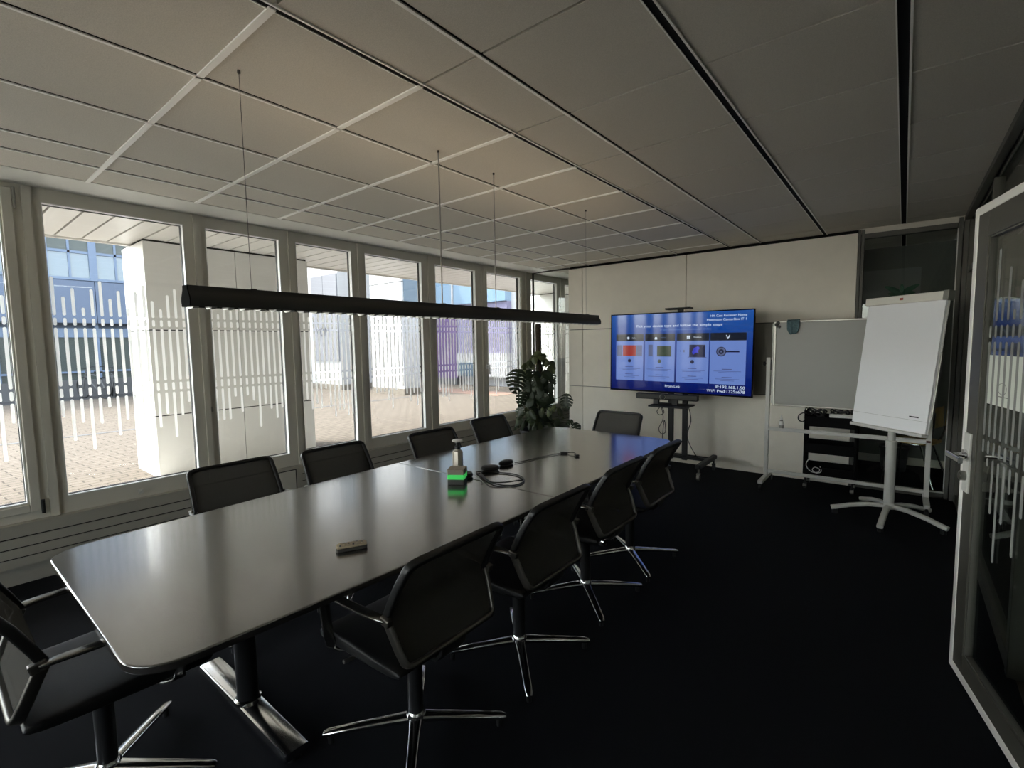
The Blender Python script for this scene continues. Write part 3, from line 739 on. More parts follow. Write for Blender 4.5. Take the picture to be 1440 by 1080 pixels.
def cable(name, pts, r, m, label, n=8, closed=False):
    b = MB(); b.tube(spline(pts, n, closed), r, 8, closed=closed); return tag(build(name, b, m), label, 'cable')
z = T+0.0045
cable('cable_coil', [(-1.975, 2.145, z), (-1.991, 2.117, z), (-1.897, 2.062, z), (-1.776, 2.003, z), (-1.704, 1.995, z), (-1.640, 2.025, z), (-1.626, 2.086, z), (-1.65, 2.146, z), (-1.71, 2.195, z), (-1.791, 2.213, z), (-1.871, 2.190, z), (-1.925, 2.150, z+.007), (-1.93, 2.09, z+.009), (-1.85, 2.035, z+.009), (-1.758, 1.985, z+.009), (-1.693, 2.020, z+.009), (-1.660, 2.080, z+.009), (-1.640, 2.119, z+.008)], 0.0038, M['black'], 'black cable coiled in an oval loop on the table in front of the microphones')
o = cable('cable', [(-1.945, 2.435, z), (-1.92, 2.525, z), (-1.896, 2.678, z), (-1.870, 2.78, z), (-1.852, 2.83, z)], 0.0032, M['black'], 'thin black cable running straight to connectors on the far table half')
cp = empty('cable_connector', 'small black plugs at the end of the straight table cable', 'connector', (-1.835, 2.855, T), 0.55)
b = MB(); b.prism(rrect(0.05, 0.018, 0.004), 0, 0.012); build('plug', b, M['black'], cp, bevel=0.001)
b = MB(); b.tube(spline([(0.025, 0, 0.006), (0.05, -0.008, 0.012), (0.075, -0.025, 0.012), (0.085, -0.055, 0.008)], 6), 0.003, 6); build('lead', b, M['black'], cp)
b = MB(); b.obox((0.088, -0.072, 0.007), (0.012, 0.004, 0), (-0.006, 0.018, 0), (0, 0, 0.006)); build('plug', b, M['black'], cp, bevel=0.001)
b = MB(); b.tube(spline([(-1.935, 2.045, z+.006), (-1.908, 2.030, z+.008), (-1.861, 2.010, z), (-1.82, 1.985, z-.002), (-1.805, 1.955, z-.002)], 6), 0.0022, 6)
tag(build('cable_tie_end', b, M['cable_grey']), 'short grey wire end beside the glowing cube', 'cable')

# ------------------------------------------------------------------ pendant lamp
LX, LY0, LY1, LZ = -2.04, 0.655, 3.690, 1.656
lp = empty('pendant_lamp', 'long dark linear pendant lamp hanging over the conference table', 'lamp', (LX, (LY0+LY1)/2, LZ))
Lh = (LY1-LY0)/2
prof = [(0.040, 0.0), (0.043, 0.018), (0.040, 0.034), (0.030, 0.050), (0.023, 0.062), (0.023, 0.076)]
inn = [(x-0.003, zz) for x, zz in reversed(prof)]
b = MB()
for s in (1, -1): b.prism([(s*x, zz) for x, zz in prof+inn], -Lh, Lh, 'y')
b.box(-0.03, 0.03, -Lh, Lh, 0.040, 0.043)
build('body', b, M['lamp'], lp, smooth=0.9)
for s in (-1, 1):
    b = MB(); b.prism([(x, zz) for x, zz in prof]+[(-x, zz) for x, zz in reversed(prof)], s*Lh, s*(Lh+0.004), 'y'); build('end_cap', b, M['endcap'], lp, smooth=0)
b = MB(); b.box(-0.014, 0.014, -Lh+0.03, Lh-0.03, 0.050, 0.064); build('light_tube', b, M['uplight'], lp, smooth=0)
b = MB(); n = 50
for i in range(n+1):
    yy = -Lh+0.02+(2*Lh-0.04)*i/n
    b.prism([(-0.037, 0.036), (-0.036, 0.002), (-0.018, -0.006), (0.018, -0.006), (0.036, 0.002), (0.037, 0.036)], yy-0.009, yy+0.009, 'y')
tag(build('louvre', b, M['louvre'], lp, smooth=0), kind='stuff')
for yy, r_, mm in ((0.885, 0.0012, 'wire'), (1.920, 0.0040, 'cable_grey'), (2.385, 0.0030, 'cable_grey'), (3.52, 0.0010, 'wire')):
    yl = yy-(LY0+LY1)/2
    b = MB(); b.cyl((0, yl, 0.072), (0, yl, H-LZ-0.001), r_, n=8); w_ = build('suspension_wire', b, M[mm], lp)
    b = MB(); b.cyl((0, yl, H-LZ-0.012), (0, yl, H-LZ-0.0005), 0.006, n=12); build('ceiling_clip', b, M['boxdark'], w_)
    b = MB(); b.box(-0.02, 0.02, yl-0.012, yl+0.012, 0.072, 0.080); build('bracket', b, M['lamp'], w_, smooth=0)

# ------------------------------------------------------------------ television and its stand
ts = empty('television_stand', 'black rolling floor stand with two posts carrying the television', 'tv stand', (-2.03, 5.62, 0))
for sx in (-0.083, 0.083):
    b = MB(); b.box(sx-0.030, sx+0.030, -0.018, 0.018, 0.12, 1.80); build('post', b, M['blackm'], ts, smooth=0, bevel=0.004)
b = MB(); b.box(-0.35, 0.35, -0.025, 0.025, 0.135, 0.17); b.box(-0.35, 0.35, 0.10, 0.13, 0.135, 0.16); build('crossbar', b, M['blackm'], ts, smooth=0, bevel=0.006)
for sx in (-0.38, 0.36):
    b = MB(); b.box(sx-0.03, sx+0.03, -0.40, 0.22, 0.128, 0.178); lg = build('foot', b, M['blackm'], ts, smooth=0, bevel=0.016, seg=3)
    for sy in (-0.36, 0.18):
        b = MB(); b.cyl((sx-0.014, sy, 0.034), (sx+0.014, sy, 0.034), 0.034, n=18); b.cyl((sx, sy, 0.05), (sx, sy, 0.13), 0.010, n=10)
        b.box(sx-0.018, sx+0.018, sy-0.018, sy+0.018, 0.062, 0.080); build('caster', b, M['dullalu'] if sx > 0 and sy < 0 else M['black'], ts)
b = MB(); b.box(-0.23, 0.20, -0.33, -0.02, 0.762, 0.782); build('shelf', b, M['blackm'], ts, smooth=0, bevel=0.004)
b = MB(); b.box(-0.12, 0.16, -0.13, 0.0, 1.868, 1.884); b.box(-0.01, 0.05, -0.03, 0.0, 1.78, 1.87); build('camera_shelf', b, M['blackm'], ts, smooth=0, bevel=0.003)
b = MB(); b.box(-0.20, 0.20, -0.055, -0.018, 1.20, 1.55); build('mount', b, M['blackm'], ts, smooth=0, bevel=0.003)
TW, TH_ = 1.633, 0.928
tv = empty('television', 'large flat television showing a blue casting menu, on the rolling stand', 'television', (-2.0215, 5.50, 0.910+TH_/2-0.002))
tv.rotation_euler = (0, math.radians(0.55), 0)
b = MB(); b.box(-TW/2, TW/2, 0.004, 0.035, -TH_/2, TH_/2); b.box(-0.45, 0.45, 0.035, 0.062, -0.32, 0.26); build('housing', b, M['black'], tv, smooth=0, bevel=0.003)
b = MB(); fw_ = 0.012
b.box(-TW/2, TW/2, -0.002, 0.004, -TH_/2, -TH_/2+fw_*1.5); b.box(-TW/2, TW/2, -0.002, 0.004, TH_/2-fw_, TH_/2)
b.box(-TW/2, -TW/2+fw_, -0.002, 0.004, -TH_/2+fw_*1.5, TH_/2-fw_); b.box(TW/2-fw_, TW/2, -0.002, 0.004, -TH_/2+fw_*1.5, TH_/2-fw_); build('bezel', b, M['trolley'], tv, smooth=0)
b = MB(); b.box(-TW/2+fw_, TW/2-fw_, 0.0, 0.004, -TH_/2+fw_*1.5, TH_/2-fw_); scr = build('screen', b, M['t_blue'], tv, smooth=0)
def SX(u): return (u-0.5)*TW
def SZ(v): return (0.5-v)*TH_
def patch(name, u0, u1, v0, v1, m, d, par=scr, r=0):
    b = MB(); w_, h_ = (u1-u0)*TW, (v1-v0)*TH_
    pts = rrect(w_, h_, r, 4) if r else [(w_/2, h_/2), (-w_/2, h_/2), (-w_/2, -h_/2), (w_/2, -h_/2)]
    b.prism([(SX((u0+u1)/2)+a_, SZ((v0+v1)/2)+c_) for a_, c_ in pts], -d, -d+0.0003, 'y')
    return build(name, b, m, par, smooth=0)
def text(name, s, size, m, par, loc, rot=(PI/2, 0, 0), align='CENTER', sx=1.0):
    cu = bpy.data.curves.new(name, 'FONT'); cu.body = s; cu.size = size; cu.align_x = align; cu.align_y = 'CENTER'; cu.extrude = 0.0001
    cu.materials.append(m); o = bpy.data.objects.new(name, cu); COL.objects.link(o); bpy.context.view_layer.update()
    me = bpy.data.meshes.new_from_object(o.evaluated_get(bpy.context.evaluated_depsgraph_get()))
    bpy.data.objects.remove(o); me.name = name
    o = bpy.data.objects.new(name, me); COL.objects.link(o)
    o.parent = par; o.location = loc; o.rotation_euler = rot; o.scale = (sx, 1, 1)
    return o
def stext(name, s, size, u, v, m, align='CENTER', d=0.0012, sx=1.0):
    return text(name, s, size, m, scr, (SX(u), -d, SZ(v)), align=align, sx=sx)
cards = [(0.046, 0.262), (0.274, 0.493), (0.506, 0.724), (0.731, 0.955)]
for i, (u0, u1) in enumerate(cards):
    patch('card', u0, u1, 0.30, 0.860, M['t_card'], 0.0005, r=0.008)
    patch('card_header', u0, u1, 0.262, 0.352, M['t_head'], 0.0008, r=0.004)
    uc = (u0+u1)/2
    b = MB()
    if i == 0:      # apple-shaped mark
        x, zc = SX(uc-0.01), SZ(0.312)
        pts = []
        for k in range(24):
            t = 2*PI*k/24; rr = 0.017*(1-0.18*max(0, math.sin(t))**6 - 0.10*max(0, -math.sin(t))**8)
            q = Vector((x+rr*math.cos(t), zc+rr*math.sin(t)))
            bc = Vector((x+0.021, zc+0.003)); dd = (q-bc).length
            if dd < 0.010: q = bc + (q-bc).normalized()*0.010 if dd > 1e-5 else q
            if dd < 0.010: q.x = min(q.x, x+0.012)
            pts.append((q.x, q.y))
        b.prism(pts, -0.0012, -0.0010, 'y'); b.prism([(x, zc+0.018), (x+0.004, zc+0.026), (x+0.010, zc+0.029), (x+0.007, zc+0.021)], -0.0012, -0.0010, 'y')
        build('card_logo', b, M['t_white'], scr, smooth=0); stext('card_title', 'Apple', 0.020, uc+0.032, 0.312, M['t_white'])
        for a0, a1, mm in ((0.052, 0.095, 't_grey'), (0.10, 0.205, 't_red'), (0.208, 0.252, 't_grey')): patch('card_picture', a0, a1, 0.405, 0.545, M[mm], 0.0010)
    elif i == 1:    # small robot-head mark
        x, zc = SX(uc-0.028), SZ(0.318)
        b.prism([(x+0.015*math.cos(PI*k/10), zc+0.015*math.sin(PI*k/10)) for k in range(11)], -0.0012, -0.0010, 'y')
        b.prism([(x-0.015, zc-0.002), (x+0.015, zc-0.002), (x+0.015, zc-0.014), (x-0.015, zc-0.014)], -0.0012, -0.0010, 'y')
        build('card_logo', b, M['t_white'], scr, smooth=0); stext('card_title', 'Android', 0.018, uc+0.025, 0.312, M['t_dim'])
        patch('card_picture', 0.300, 0.333, 0.40, 0.545, M['t_grey'], 0.0010); patch('card_picture', 0.365, 0.468, 0.415, 0.545, M['t_olive'], 0.0010)
    elif i == 2:    # four-pane window mark
        x, zc = SX(uc-0.028), SZ(0.310)
        for px in (0, 1):
            for pz in (0, 1):
                x0 = x-0.019+px*0.0195; z0 = zc-0.019+pz*0.0195
                b.box(x0, x0+0.018, -0.0012, -0.0010, z0, z0+0.018)
        build('card_logo', b, M['t_white'], scr, smooth=0); stext('card_title', 'Windows', 0.022, uc+0.032, 0.310, M['t_white'])
        patch('card_picture', 0.594, 0.700, 0.400, 0.545, M['t_navy'], 0.0010); patch('card_picture', 0.585, 0.709, 0.545, 0.552, M['t_ink'], 0.0010)
        b2 = MB(); cx, cz = SX(0.640), SZ(0.472)
        b2.prism([(cx-0.035+0.0, cz-0.045), (cx-0.045, cz-0.01), (cx-0.02, cz+0.035), (cx+0.02, cz+0.05), (cx+0.04, cz+0.03), (cx+0.02, cz), (cx+0.03, cz-0.03), (cx, cz-0.02)], -0.0014, -0.0012, 'y'); build('card_picture', b2, M['t_vblue'], scr, smooth=0)
        b2 = MB(); b2.prism([(SX(0.535)+0.007*math.cos(2*PI*k/14), SZ(0.475)+0.007*math.sin(2*PI*k/14)) for k in range(14)], -0.0012, -0.0010, 'y'); build('card_icon', b2, M['t_navy'], scr, smooth=0)
        patch('card_icon', 0.553, 0.562, 0.462, 0.490, M['t_grey'], 0.0010)
    else:           # V mark and round button with cable
        x, zc = SX(uc), SZ(0.310)
        b.prism([(x-0.021, zc+0.020), (x-0.013, zc+0.020), (x, zc-0.010), (x+0.013, zc+0.020), (x+0.021, zc+0.020), (x+0.004, zc-0.022), (x-0.004, zc-0.022)], -0.0012, -0.0010, 'y'); build('card_logo', b, M['t_white'], scr, smooth=0)
        cx, cz = SX(0.803), SZ(0.480)
        for rr, mm, dd in ((0.052, 't_navy', 0.0010), (0.043, 't_grey', 0.0012), (0.027, 't_navy', 0.0014), (0.010, 't_grey', 0.0016)):
            b2 = MB(); b2.prism([(cx+rr*math.cos(2*PI*k/24), cz+rr*math.sin(2*PI*k/24)) for k in range(24)], -dd, -dd+0.0002, 'y'); build('card_picture', b2, M[mm], scr, smooth=0)
        patch('card_picture', 0.832, 0.915, 0.470, 0.488, M['t_navy'], 0.0010)
    if i < 3:
        b2 = MB(); b2.prism([(SX(uc)+0.021*math.cos(2*PI*k/20), SZ(0.605)+0.021*math.sin(2*PI*k/20)) for k in range(20)], -0.0010, -0.0008, 'y'); build('card_icon', b2, M['t_navy'] if i != 1 else M['t_olive'], scr, smooth=0)
    for v, w_, h_ in ((0.68, 0.03, 0.009), (0.705, 0.085, 0.005), (0.72, 0.06, 0.005), (0.775, 0.03, 0.008), (0.797, 0.075, 0.005), (0.815, 0.045, 0.005)):
        patch('card_text_line', uc-w_*(0.9+0.2*((i*7+int(v*100)) % 3)/2), uc+w_, v, v+h_, M['t_ink'], 0.0009)
stext('screen_title', 'Pick your device type and follow the simple steps', 0.041, 0.506, 0.165, M['t_white'], sx=1.2)
stext('screen_subtitle', 'or open the address below in a browser window', 0.029, 0.56, 0.212, M['t_dim'])
stext('screen_corner_text', 'HX Cast Receiver Name', 0.037, 0.955, 0.065, M['t_white'], 'RIGHT')
stext('screen_corner_text', 'Meetroom CenterBox IT 1', 0.037, 0.955, 0.110, M['t_white'], 'RIGHT')
stext('screen_footer', 'Prom Link', 0.042, 0.480, 0.915, M['t_white'])
stext('screen_address', 'IP:192.168.1.50', 0.043, 0.955, 0.893, M['t_white'], 'RIGHT', sx=1.15)
stext('screen_address', 'WiFi Pwd:1325a678', 0.043, 0.955, 0.942, M['t_white'], 'RIGHT', sx=1.12)
# sound bar with camera on the stand shelf
sb = empty('conference_soundbar', 'black conference sound bar with round camera below the television', 'sound bar', (-2.10, 5.44, 0.783))
b = MB(); b.box(-0.36, 0.36, -0.035, 0.035, 0.055, 0.122); build('body', b, M['black'], sb, smooth=0, bevel=0.012, seg=3)
b = MB(); b.lathe((-0.03, -0.035, 0.090), [(0.030, 0.0), (0.030, -0.010), (0.020, -0.016)], 24, axis='y'); cmr = build('camera', b, M['blackm'], sb)
b = MB(); b.tube([(-0.03+0.031*math.cos(2*PI*k/24), -0.046, 0.090+0.031*math.sin(2*PI*k/24)) for k in range(24)], 0.002, 6, closed=True); build('camera_ring', b, M['dullalu'], cmr)
for sx in (-0.12, 0.10):
    b = MB(); b.box(sx-0.03, sx+0.03, -0.02, 0.02, 0.0, 0.056); build('foot', b, M['black'], sb, smooth=0)
def hang(name, pts, r_, m, lab): return cable(name, pts, r_, m, lab)
hang('power_cable', [(-2.16, 5.42, 0.76), (-2.20, 5.41, 0.70), (-2.17, 5.41, 0.66), (-2.12, 5.42, 0.69), (-2.15, 5.42, 0.755), (-2.13, 5.42, 0.62), (-2.18, 5.42, 0.50), (-2.15, 5.42, 0.44), (-2.10, 5.42, 0.47), (-2.12, 5.43, 0.60), (-2.14, 5.43, 0.40), (-2.15, 5.44, 0.22), (-2.15, 5.45, 0.006)], 0.004, M['black'], 'black cable looping down from the left of the stand shelf')
hang('power_cable', [(-1.87, 5.50, 0.76), (-1.85, 5.50, 0.70), (-1.84, 5.50, 0.60), (-1.87, 5.51, 0.50), (-1.885, 5.52, 0.43), (-1.86, 5.53, 0.33), (-1.80, 5.54, 0.22), (-1.775, 5.55, 0.185)], 0.005, M['black'], 'black cable hanging in a bow to the right of the stand posts')
hang('power_cable', [(-1.90, 5.52, 0.76), (-1.885, 5.52, 0.66), (-1.89, 5.52, 0.55), (-1.885, 5.53, 0.45)], 0.004, M['black'], 'short black cable hanging close beside the right stand post')

# ------------------------------------------------------------------ rolling whiteboard
wbx = empty('rolling_whiteboard', 'grey-white rolling whiteboard on a pale metal frame before the wall', 'whiteboard', (-0.43, 5.50, 0))
xl, xr_ = -1.063+0.43, 0.205+0.43
for x, top, lab in ((xl, 1.325, 0), (xr_, 1.325, 1)):
    b = MB(); b.box(x-0.019, x+0.019, -0.014, 0.014, 0.075, top); build('post', b, M['whitepaint'], wbx, smooth=0, bevel=0.005)
    b = MB(); b.box(x-0.021, x+0.021, -0.27, 0.27, 0.075, 0.110); ft = build('foot', b, M['whitepaint'], wbx, smooth=0, bevel=0.005)
    for sy in (-0.25, 0.25):
        b = MB(); b.cyl((x-0.012, sy, 0.032), (x+0.012, sy, 0.032), 0.032, n=18); b.cyl((x, sy, 0.04), (x, sy, 0.078), 0.009, n=10); build('caster', b, M['black'], ft)
    s = -1 if lab == 0 else 1
    b = MB(); b.cyl((x+s*0.019, 0, 1.262), (x+s*0.030, 0, 1.262), 0.009, n=12); b.cyl((x+s*0.030, 0, 1.262), (x+s*0.048, 0, 1.262), 0.022, 0.018, n=8); build('knob', b, M['black'], wbx)
    b = MB(); b.box(x-s*0.019, x-s*0.040, -0.018, 0.018, 1.20, 1.305); build('pivot', b, M['black'], wbx, smooth=0, bevel=0.003)
b = MB(); b.box(xl+0.019, xr_-0.019, -0.014, 0.014, 0.140, 0.172); build('crossbar', b, M['whitepaint'], wbx, smooth=0, bevel=0.004)
b = MB(); b.box(xl+0.019, xr_-0.019, -0.055, 0.010, 0.588, 0.594); b.box(xl+0.019, xr_-0.019, -0.060, -0.054, 0.588, 0.616); b.box(xl+0.019, xr_-0.019, 0.008, 0.014, 0.588, 0.616); build('pen_tray', b, M['whitepaint'], wbx, smooth=0, bevel=0.002)
bx0, bx1, bz0, bz1 = xl+0.042, xr_-0.042, 0.838, 1.688
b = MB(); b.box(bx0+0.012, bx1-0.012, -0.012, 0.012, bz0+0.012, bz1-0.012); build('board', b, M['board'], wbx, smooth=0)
b = MB()
b.box(bx0, bx0+0.022, -0.016, 0.016, bz0, bz1); b.box(bx1-0.022, bx1, -0.016, 0.016, bz0, bz1)
b.box(bx0+0.022, bx1-0.022, -0.016, 0.016, bz0, bz0+0.018); b.box(bx0+0.022, bx1-0.022, -0.016, 0.016, bz1-0.018, bz1); build('board_frame', b, M['dullalu'], wbx, smooth=0, bevel=0.004)
b = MB(); b.box(bx0-0.012, bx0+0.004, -0.019, 0.019, bz0+0.02, bz1-0.02); build('side_trim', b, M['whitepaint'], wbx, smooth=0, bevel=0.004)
# cloth over the board's top edge
b = MB(); vs = []; fs = []; nu, nv = 12, 14
random.seed(3)
for i in range(nu+1):
    u = i/nu; dl = 0.095+0.055*math.sin(u*PI)**2 + 0.018*math.sin(u*9)
    for j in range(nv+1):
        t = j/nv; x = -0.912 + 0.122*u + 0.012*math.sin(t*3+u*4)*(1-t) + (0.5-u)*0.05*max(0, t-0.5)
        fold = 0.010*math.sin(u*11+0.6)*max(0, t-0.35)*1.8
        if t < 0.3: yy = 5.50+0.020-0.001; zz = bz1-0.06+0.064*t/0.3
        elif t < 0.42: q = (t-0.3)/0.12; yy = 5.50+0.020-0.041*q; zz = bz1+0.004+0.006*math.sin(q*PI)
        else: q = (t-0.42)/0.58; yy = 5.50-0.022-abs(fold)-0.004*q; zz = bz1+0.003-dl*q
        vs.append((x, yy, zz))
for i in range(nu):
    for j in range(nv): fs.append((i*(nv+1)+j, i*(nv+1)+j+1, (i+1)*(nv+1)+j+1, (i+1)*(nv+1)+j))
b.add(vs, fs); o = build('cleaning_cloth', b, M['cloth'], smooth=2); s_ = o.modifiers.new('thick', 'SOLIDIFY'); s_.thickness = 0.003; s_.offset = 1
tag(o, 'blue-grey cloth draped over the top edge of the rolling whiteboard', 'cloth')
for i, (x, zz) in enumerate(((-0.998, 1.655), (-0.975, 1.632), (-0.985, 1.672))):
    b = MB(); b.cyl((x, 5.4835, zz), (x, 5.470, zz), 0.016 if i else 0.019, 0.013, n=18)
    tag(build('board_magnet', b, M['black']), ['round black magnet leftmost in the whiteboard corner', 'round black magnet lowest in the whiteboard corner', 'small black magnet uppermost in the whiteboard corner'][i], 'magnet', 'magnets in the whiteboard corner')
# cleaner bottle and pens on the tray
o = empty('cleaner_bottle', 'small white cleaner bottle with pointed cap on the whiteboard tray', 'bottle', (-0.930, 5.478, 0.5945))
b = MB(); b.lathe((0, 0, 0), [(0.020, 0), (0.022, 0.004), (0.022, 0.078), (0.016, 0.092), (0.013, 0.094), (0.013, 0.100)], 22); build('body', b, M['white'], o)
b = MB(); b.lathe((0, 0, 0.100), [(0.013, 0), (0.012, 0.012), (0.006, 0.034), (0.004, 0.055)], 18); build('cap', b, M['white'], o)
b = MB(); b.lathe((0, 0, 0.0), [(0.0224, 0.022), (0.0226, 0.024), (0.0226, 0.050), (0.0224, 0.052)], 22, caps=False); build('print', b, M['cable_grey'], o)
b = MB(); b.lathe((0, 0, 0.0), [(0.0145, 0.095), (0.0145, 0.101)], 22); build('neck_ring', b, M['black'], o)
def pen(x, yy, rz, m, lab):
    o = empty('marker_pen', lab, 'marker', (x, yy, 0.5945+0.009), rz, 'markers in the whiteboard tray')
    b = MB(); b.cyl((-0.065, 0, 0), (0.025, 0, 0), 0.0085, n=12); build('barrel', b, M['white'], o)
    b = MB(); b.cyl((0.025, 0, 0), (0.066, 0, 0), 0.009, 0.008, n=12); build('cap', b, m, o)
pen(-0.78, 5.475, 0.05, M['black'], 'white marker with black cap beside the cleaner bottle')
pen(-0.575, 5.472, 0.0, M['black'], 'white marker with black cap in the tray before the trolley')
pen(-0.39, 5.475, 3.1, M['black'], 'white marker with black cap right of the trolley middle')
pen(0.02, 5.474, 0.0, M['black'], 'white marker with black cap in the tray beneath the flipchart')
pen(0.15, 5.470, -0.05, mat('dark_red_cap', (0.10, 0.012, 0.012), 0.4), 'marker with dark red cap at the right end of the tray')

# ------------------------------------------------------------------ trolley behind the board
tx0, tx1, ty0, ty1 = -0.735, -0.325, 5.585, 5.885
tr = empty('utility_trolley', 'black three-tier rolling trolley behind the whiteboard', 'trolley', ((tx0+tx1)/2, (ty0+ty1)/2, 0))
hx, hy = (tx1-tx0)/2, (ty1-ty0)/2
for z0, z1 in ((0.135, 0.235), (0.372, 0.470), (0.640, 0.740)):
    b = MB(); b.box(-hx, hx, -hy, hy, z0, z0+0.008); b.box(-hx, hx, -hy, -hy+0.006, z0, z1); b.box(-hx, hx, hy-0.006, hy, z0, z1)
    b.box(-hx, -hx+0.006, -hy, hy, z0, z1); b.box(hx-0.006, hx, -hy, hy, z0, z1); build('tray', b, M['trolley'], tr, smooth=0, bevel=0.002)
for sx in (-hx-0.006, hx+0.006):
    b = MB(); b.box(sx-0.012, sx+0.012, -0.09 if sx < 0 else -0.13, -0.06 if sx < 0 else 0.13, 0.10, 0.79); b.box(sx-0.012, sx+0.012, 0.06, 0.09, 0.10, 0.79); build('upright', b, M['trolley'], tr, smooth=0, bevel=0.004)
    for sy in (-0.11, 0.11):
        b = MB(); b.cyl((sx*0.93-0.012, sy, 0.030), (sx*0.93+0.012, sy, 0.030), 0.030, n=16); b.cyl((sx*0.93, sy, 0.03), (sx*0.93, sy, 0.137), 0.008, n=10); cs = build('caster', b, M['black'], tr)
        b = MB(); b.box(sx*0.93-0.016, sx*0.93+0.016, sy-0.035, sy-0.015, 0.022, 0.05); build('brake', b, M['dullalu'], cs, smooth=0, bevel=0.003)
random.seed(8)
for i, (x, yy, zz, lab) in enumerate(((-0.66, 5.68, 0.72, 'tangle of black cable at the left of the trolley top'), (-0.45, 5.70, 0.72, 'bundle of black cable across the middle of the trolley top'))):
    pts = []
    for k in range(18):
        a_ = k*1.25; pts.append((x+0.085*math.cos(a_)+random.uniform(-.02, .02), yy+0.05*math.sin(a_*0.9)+random.uniform(-.01, .01), zz+0.045+0.035*math.sin(a_*1.7)+random.uniform(0, .02)))
    cable('cable_tangle', pts, 0.006, M['black'], lab, n=6)
cable('cable_loop', [(-0.70, 5.66, 0.745), (-0.755, 5.64, 0.765), (-0.80, 5.63, 0.735), (-0.80, 5.63, 0.69), (-0.765, 5.64, 0.672), (-0.752, 5.645, 0.69)], 0.005, M['black'], 'loop of black cable sticking out left of the trolley')
o = empty('power_strip', 'white power strip lying among cables on the trolley top', 'power strip', (-0.44, 5.64, 0.738), 0.12)
b = MB(); b.box(-0.10, 0.10, -0.025, 0.025, 0.0, 0.034); build('body', b, M['white'], o, smooth=0, bevel=0.005)
for q in range(3):
    b = MB(); b.cyl((-0.055+q*0.05, 0, 0.034), (-0.055+q*0.05, 0, 0.036), 0.017, n=18); build('socket', b, M['cable_grey'], o)
cable('cable_loop', [(-0.70, 5.60, 0.30), (-0.715, 5.575, 0.26), (-0.70, 5.572, 0.215), (-0.66, 5.570, 0.185), (-0.61, 5.572, 0.19), (-0.60, 5.575, 0.22), (-0.64, 5.575, 0.235), (-0.66, 5.575, 0.205), (-0.625, 5.574, 0.178), (-0.585, 5.575, 0.20), (-0.60, 5.60, 0.245)], 0.0035, M['white'], 'white cable curling over the lowest trolley tray')

# ------------------------------------------------------------------ flipchart
fc = empty('flipchart_easel', 'pale flipchart easel on a star base in front of the whiteboard', 'flipchart', (-0.045, 5.02, 0), -0.752)
b = MB(); b.lathe((0, 0, 0.10), [(0.036, 0), (0.036, 0.50), (0.039, 0.505), (0.039, 0.56), (0.028, 0.565)], 24); build('column', b, M['whitepaint'], fc)
b = MB(); b.lathe((0, 0, 0.565), [(0.026, 0), (0.026, 0.30)], 20); build('inner_column', b, M['whitepaint'], fc)
for k in range(5):
    a_ = math.radians(43) + math.radians({0: -115, 1: -43, 2: 29, 3: 101, 4: 173}[k]) + 0.33
    ca, sa = math.cos(a_), math.sin(a_)
    b = MB(); b.sweep([(0.02*ca, 0.02*sa, 0.115), (0.14*ca, 0.14*sa, 0.110), (0.26*ca, 0.26*sa, 0.088), (0.36*ca, 0.36*sa, 0.058), (0.40*ca, 0.40*sa, 0.048)], rrect(0.044, 0.034, 0.012, 3)); ar = build('base_arm', b, M['whitepaint'], fc, smooth=0.9)
    b = MB(); b.cyl((0.372*ca, 0.372*sa, 0), (0.372*ca, 0.372*sa, 0.04), 0.020, n=14); build('caster', b, M['black'], ar)
b = MB(); b.lathe((0, 0, 0.095), [(0.045, 0), (0.048, 0.02), (0.040, 0.045)], 24); build('hub', b, M['whitepaint'], fc)
tilt = 0.118; cb = Vector((0, 0, 0))
# board frame in easel coordinates: bottom centre (world -0.084,4.979,0.776)
wv = Vector((-0.084+0.045, 4.979-5.02, 0.776)); ry_ = 0.752
bo = Vector((math.cos(ry_)*wv.x - math.sin(ry_)*wv.y, math.sin(ry_)*wv.x + math.cos(ry_)*wv.y, wv.z))
up_ = Vector((0, math.sin(tilt), math.cos(tilt))); nb = Vector((0, -math.cos(tilt), math.sin(tilt)))
def fpt(u, v, d): return bo + Vector((u, 0, 0)) + up_*v + nb*d
def fbox(mb, u0, u1, v0, v1, d0, d1, mi=0):
    c_ = fpt((u0+u1)/2, (v0+v1)/2, (d0+d1)/2); return mb.obox(c_, (abs(u1-u0)/2, 0, 0), up_*((v1-v0)/2), nb*(abs(d1-d0)/2), mi)
b = MB(); fbox(b, -0.335, 0.335, -0.01, 1.03, -0.030, -0.012); build('board', b, M['white'], fc, smooth=0, bevel=0.006)
b = MB(); fbox(b, -0.355, 0.352, 1.010, 1.075, -0.034, 0.022); cl = build('clamp_bar', b, M['cream'], fc, smooth=0, bevel=0.008, seg=3)
b = MB(); fbox(b, -0.03, 0.0, 1.034, 1.052, 0.022, 0.0232); build('emblem', b, M['redmark'], cl, smooth=0)
b = MB(); fbox(b, 0.315, 0.356, 1.005, 1.078, -0.036, 0.024); build('clamp_end', b, M['dullalu'], fc, smooth=0, bevel=0.004)
b = MB(); fbox(b, -0.325, 0.325, -0.03, -0.005, -0.034, 0.03); build('pen_ledge', b, M['whitepaint'], fc, smooth=0, bevel=0.004)
b = MB(); fbox(b, -0.12, 0.12, 0.02, 0.20, -0.09, -0.030); build('bracket', b, M['darkframe'], fc, smooth=0, bevel=0.004)
# folded side arm behind the board
b = MB(); fbox(b, 0.337, 0.350, 0.12, 0.62, -0.028, -0.008); build('side_arm', b, M['dullalu'], fc, smooth=0, bevel=0.003)
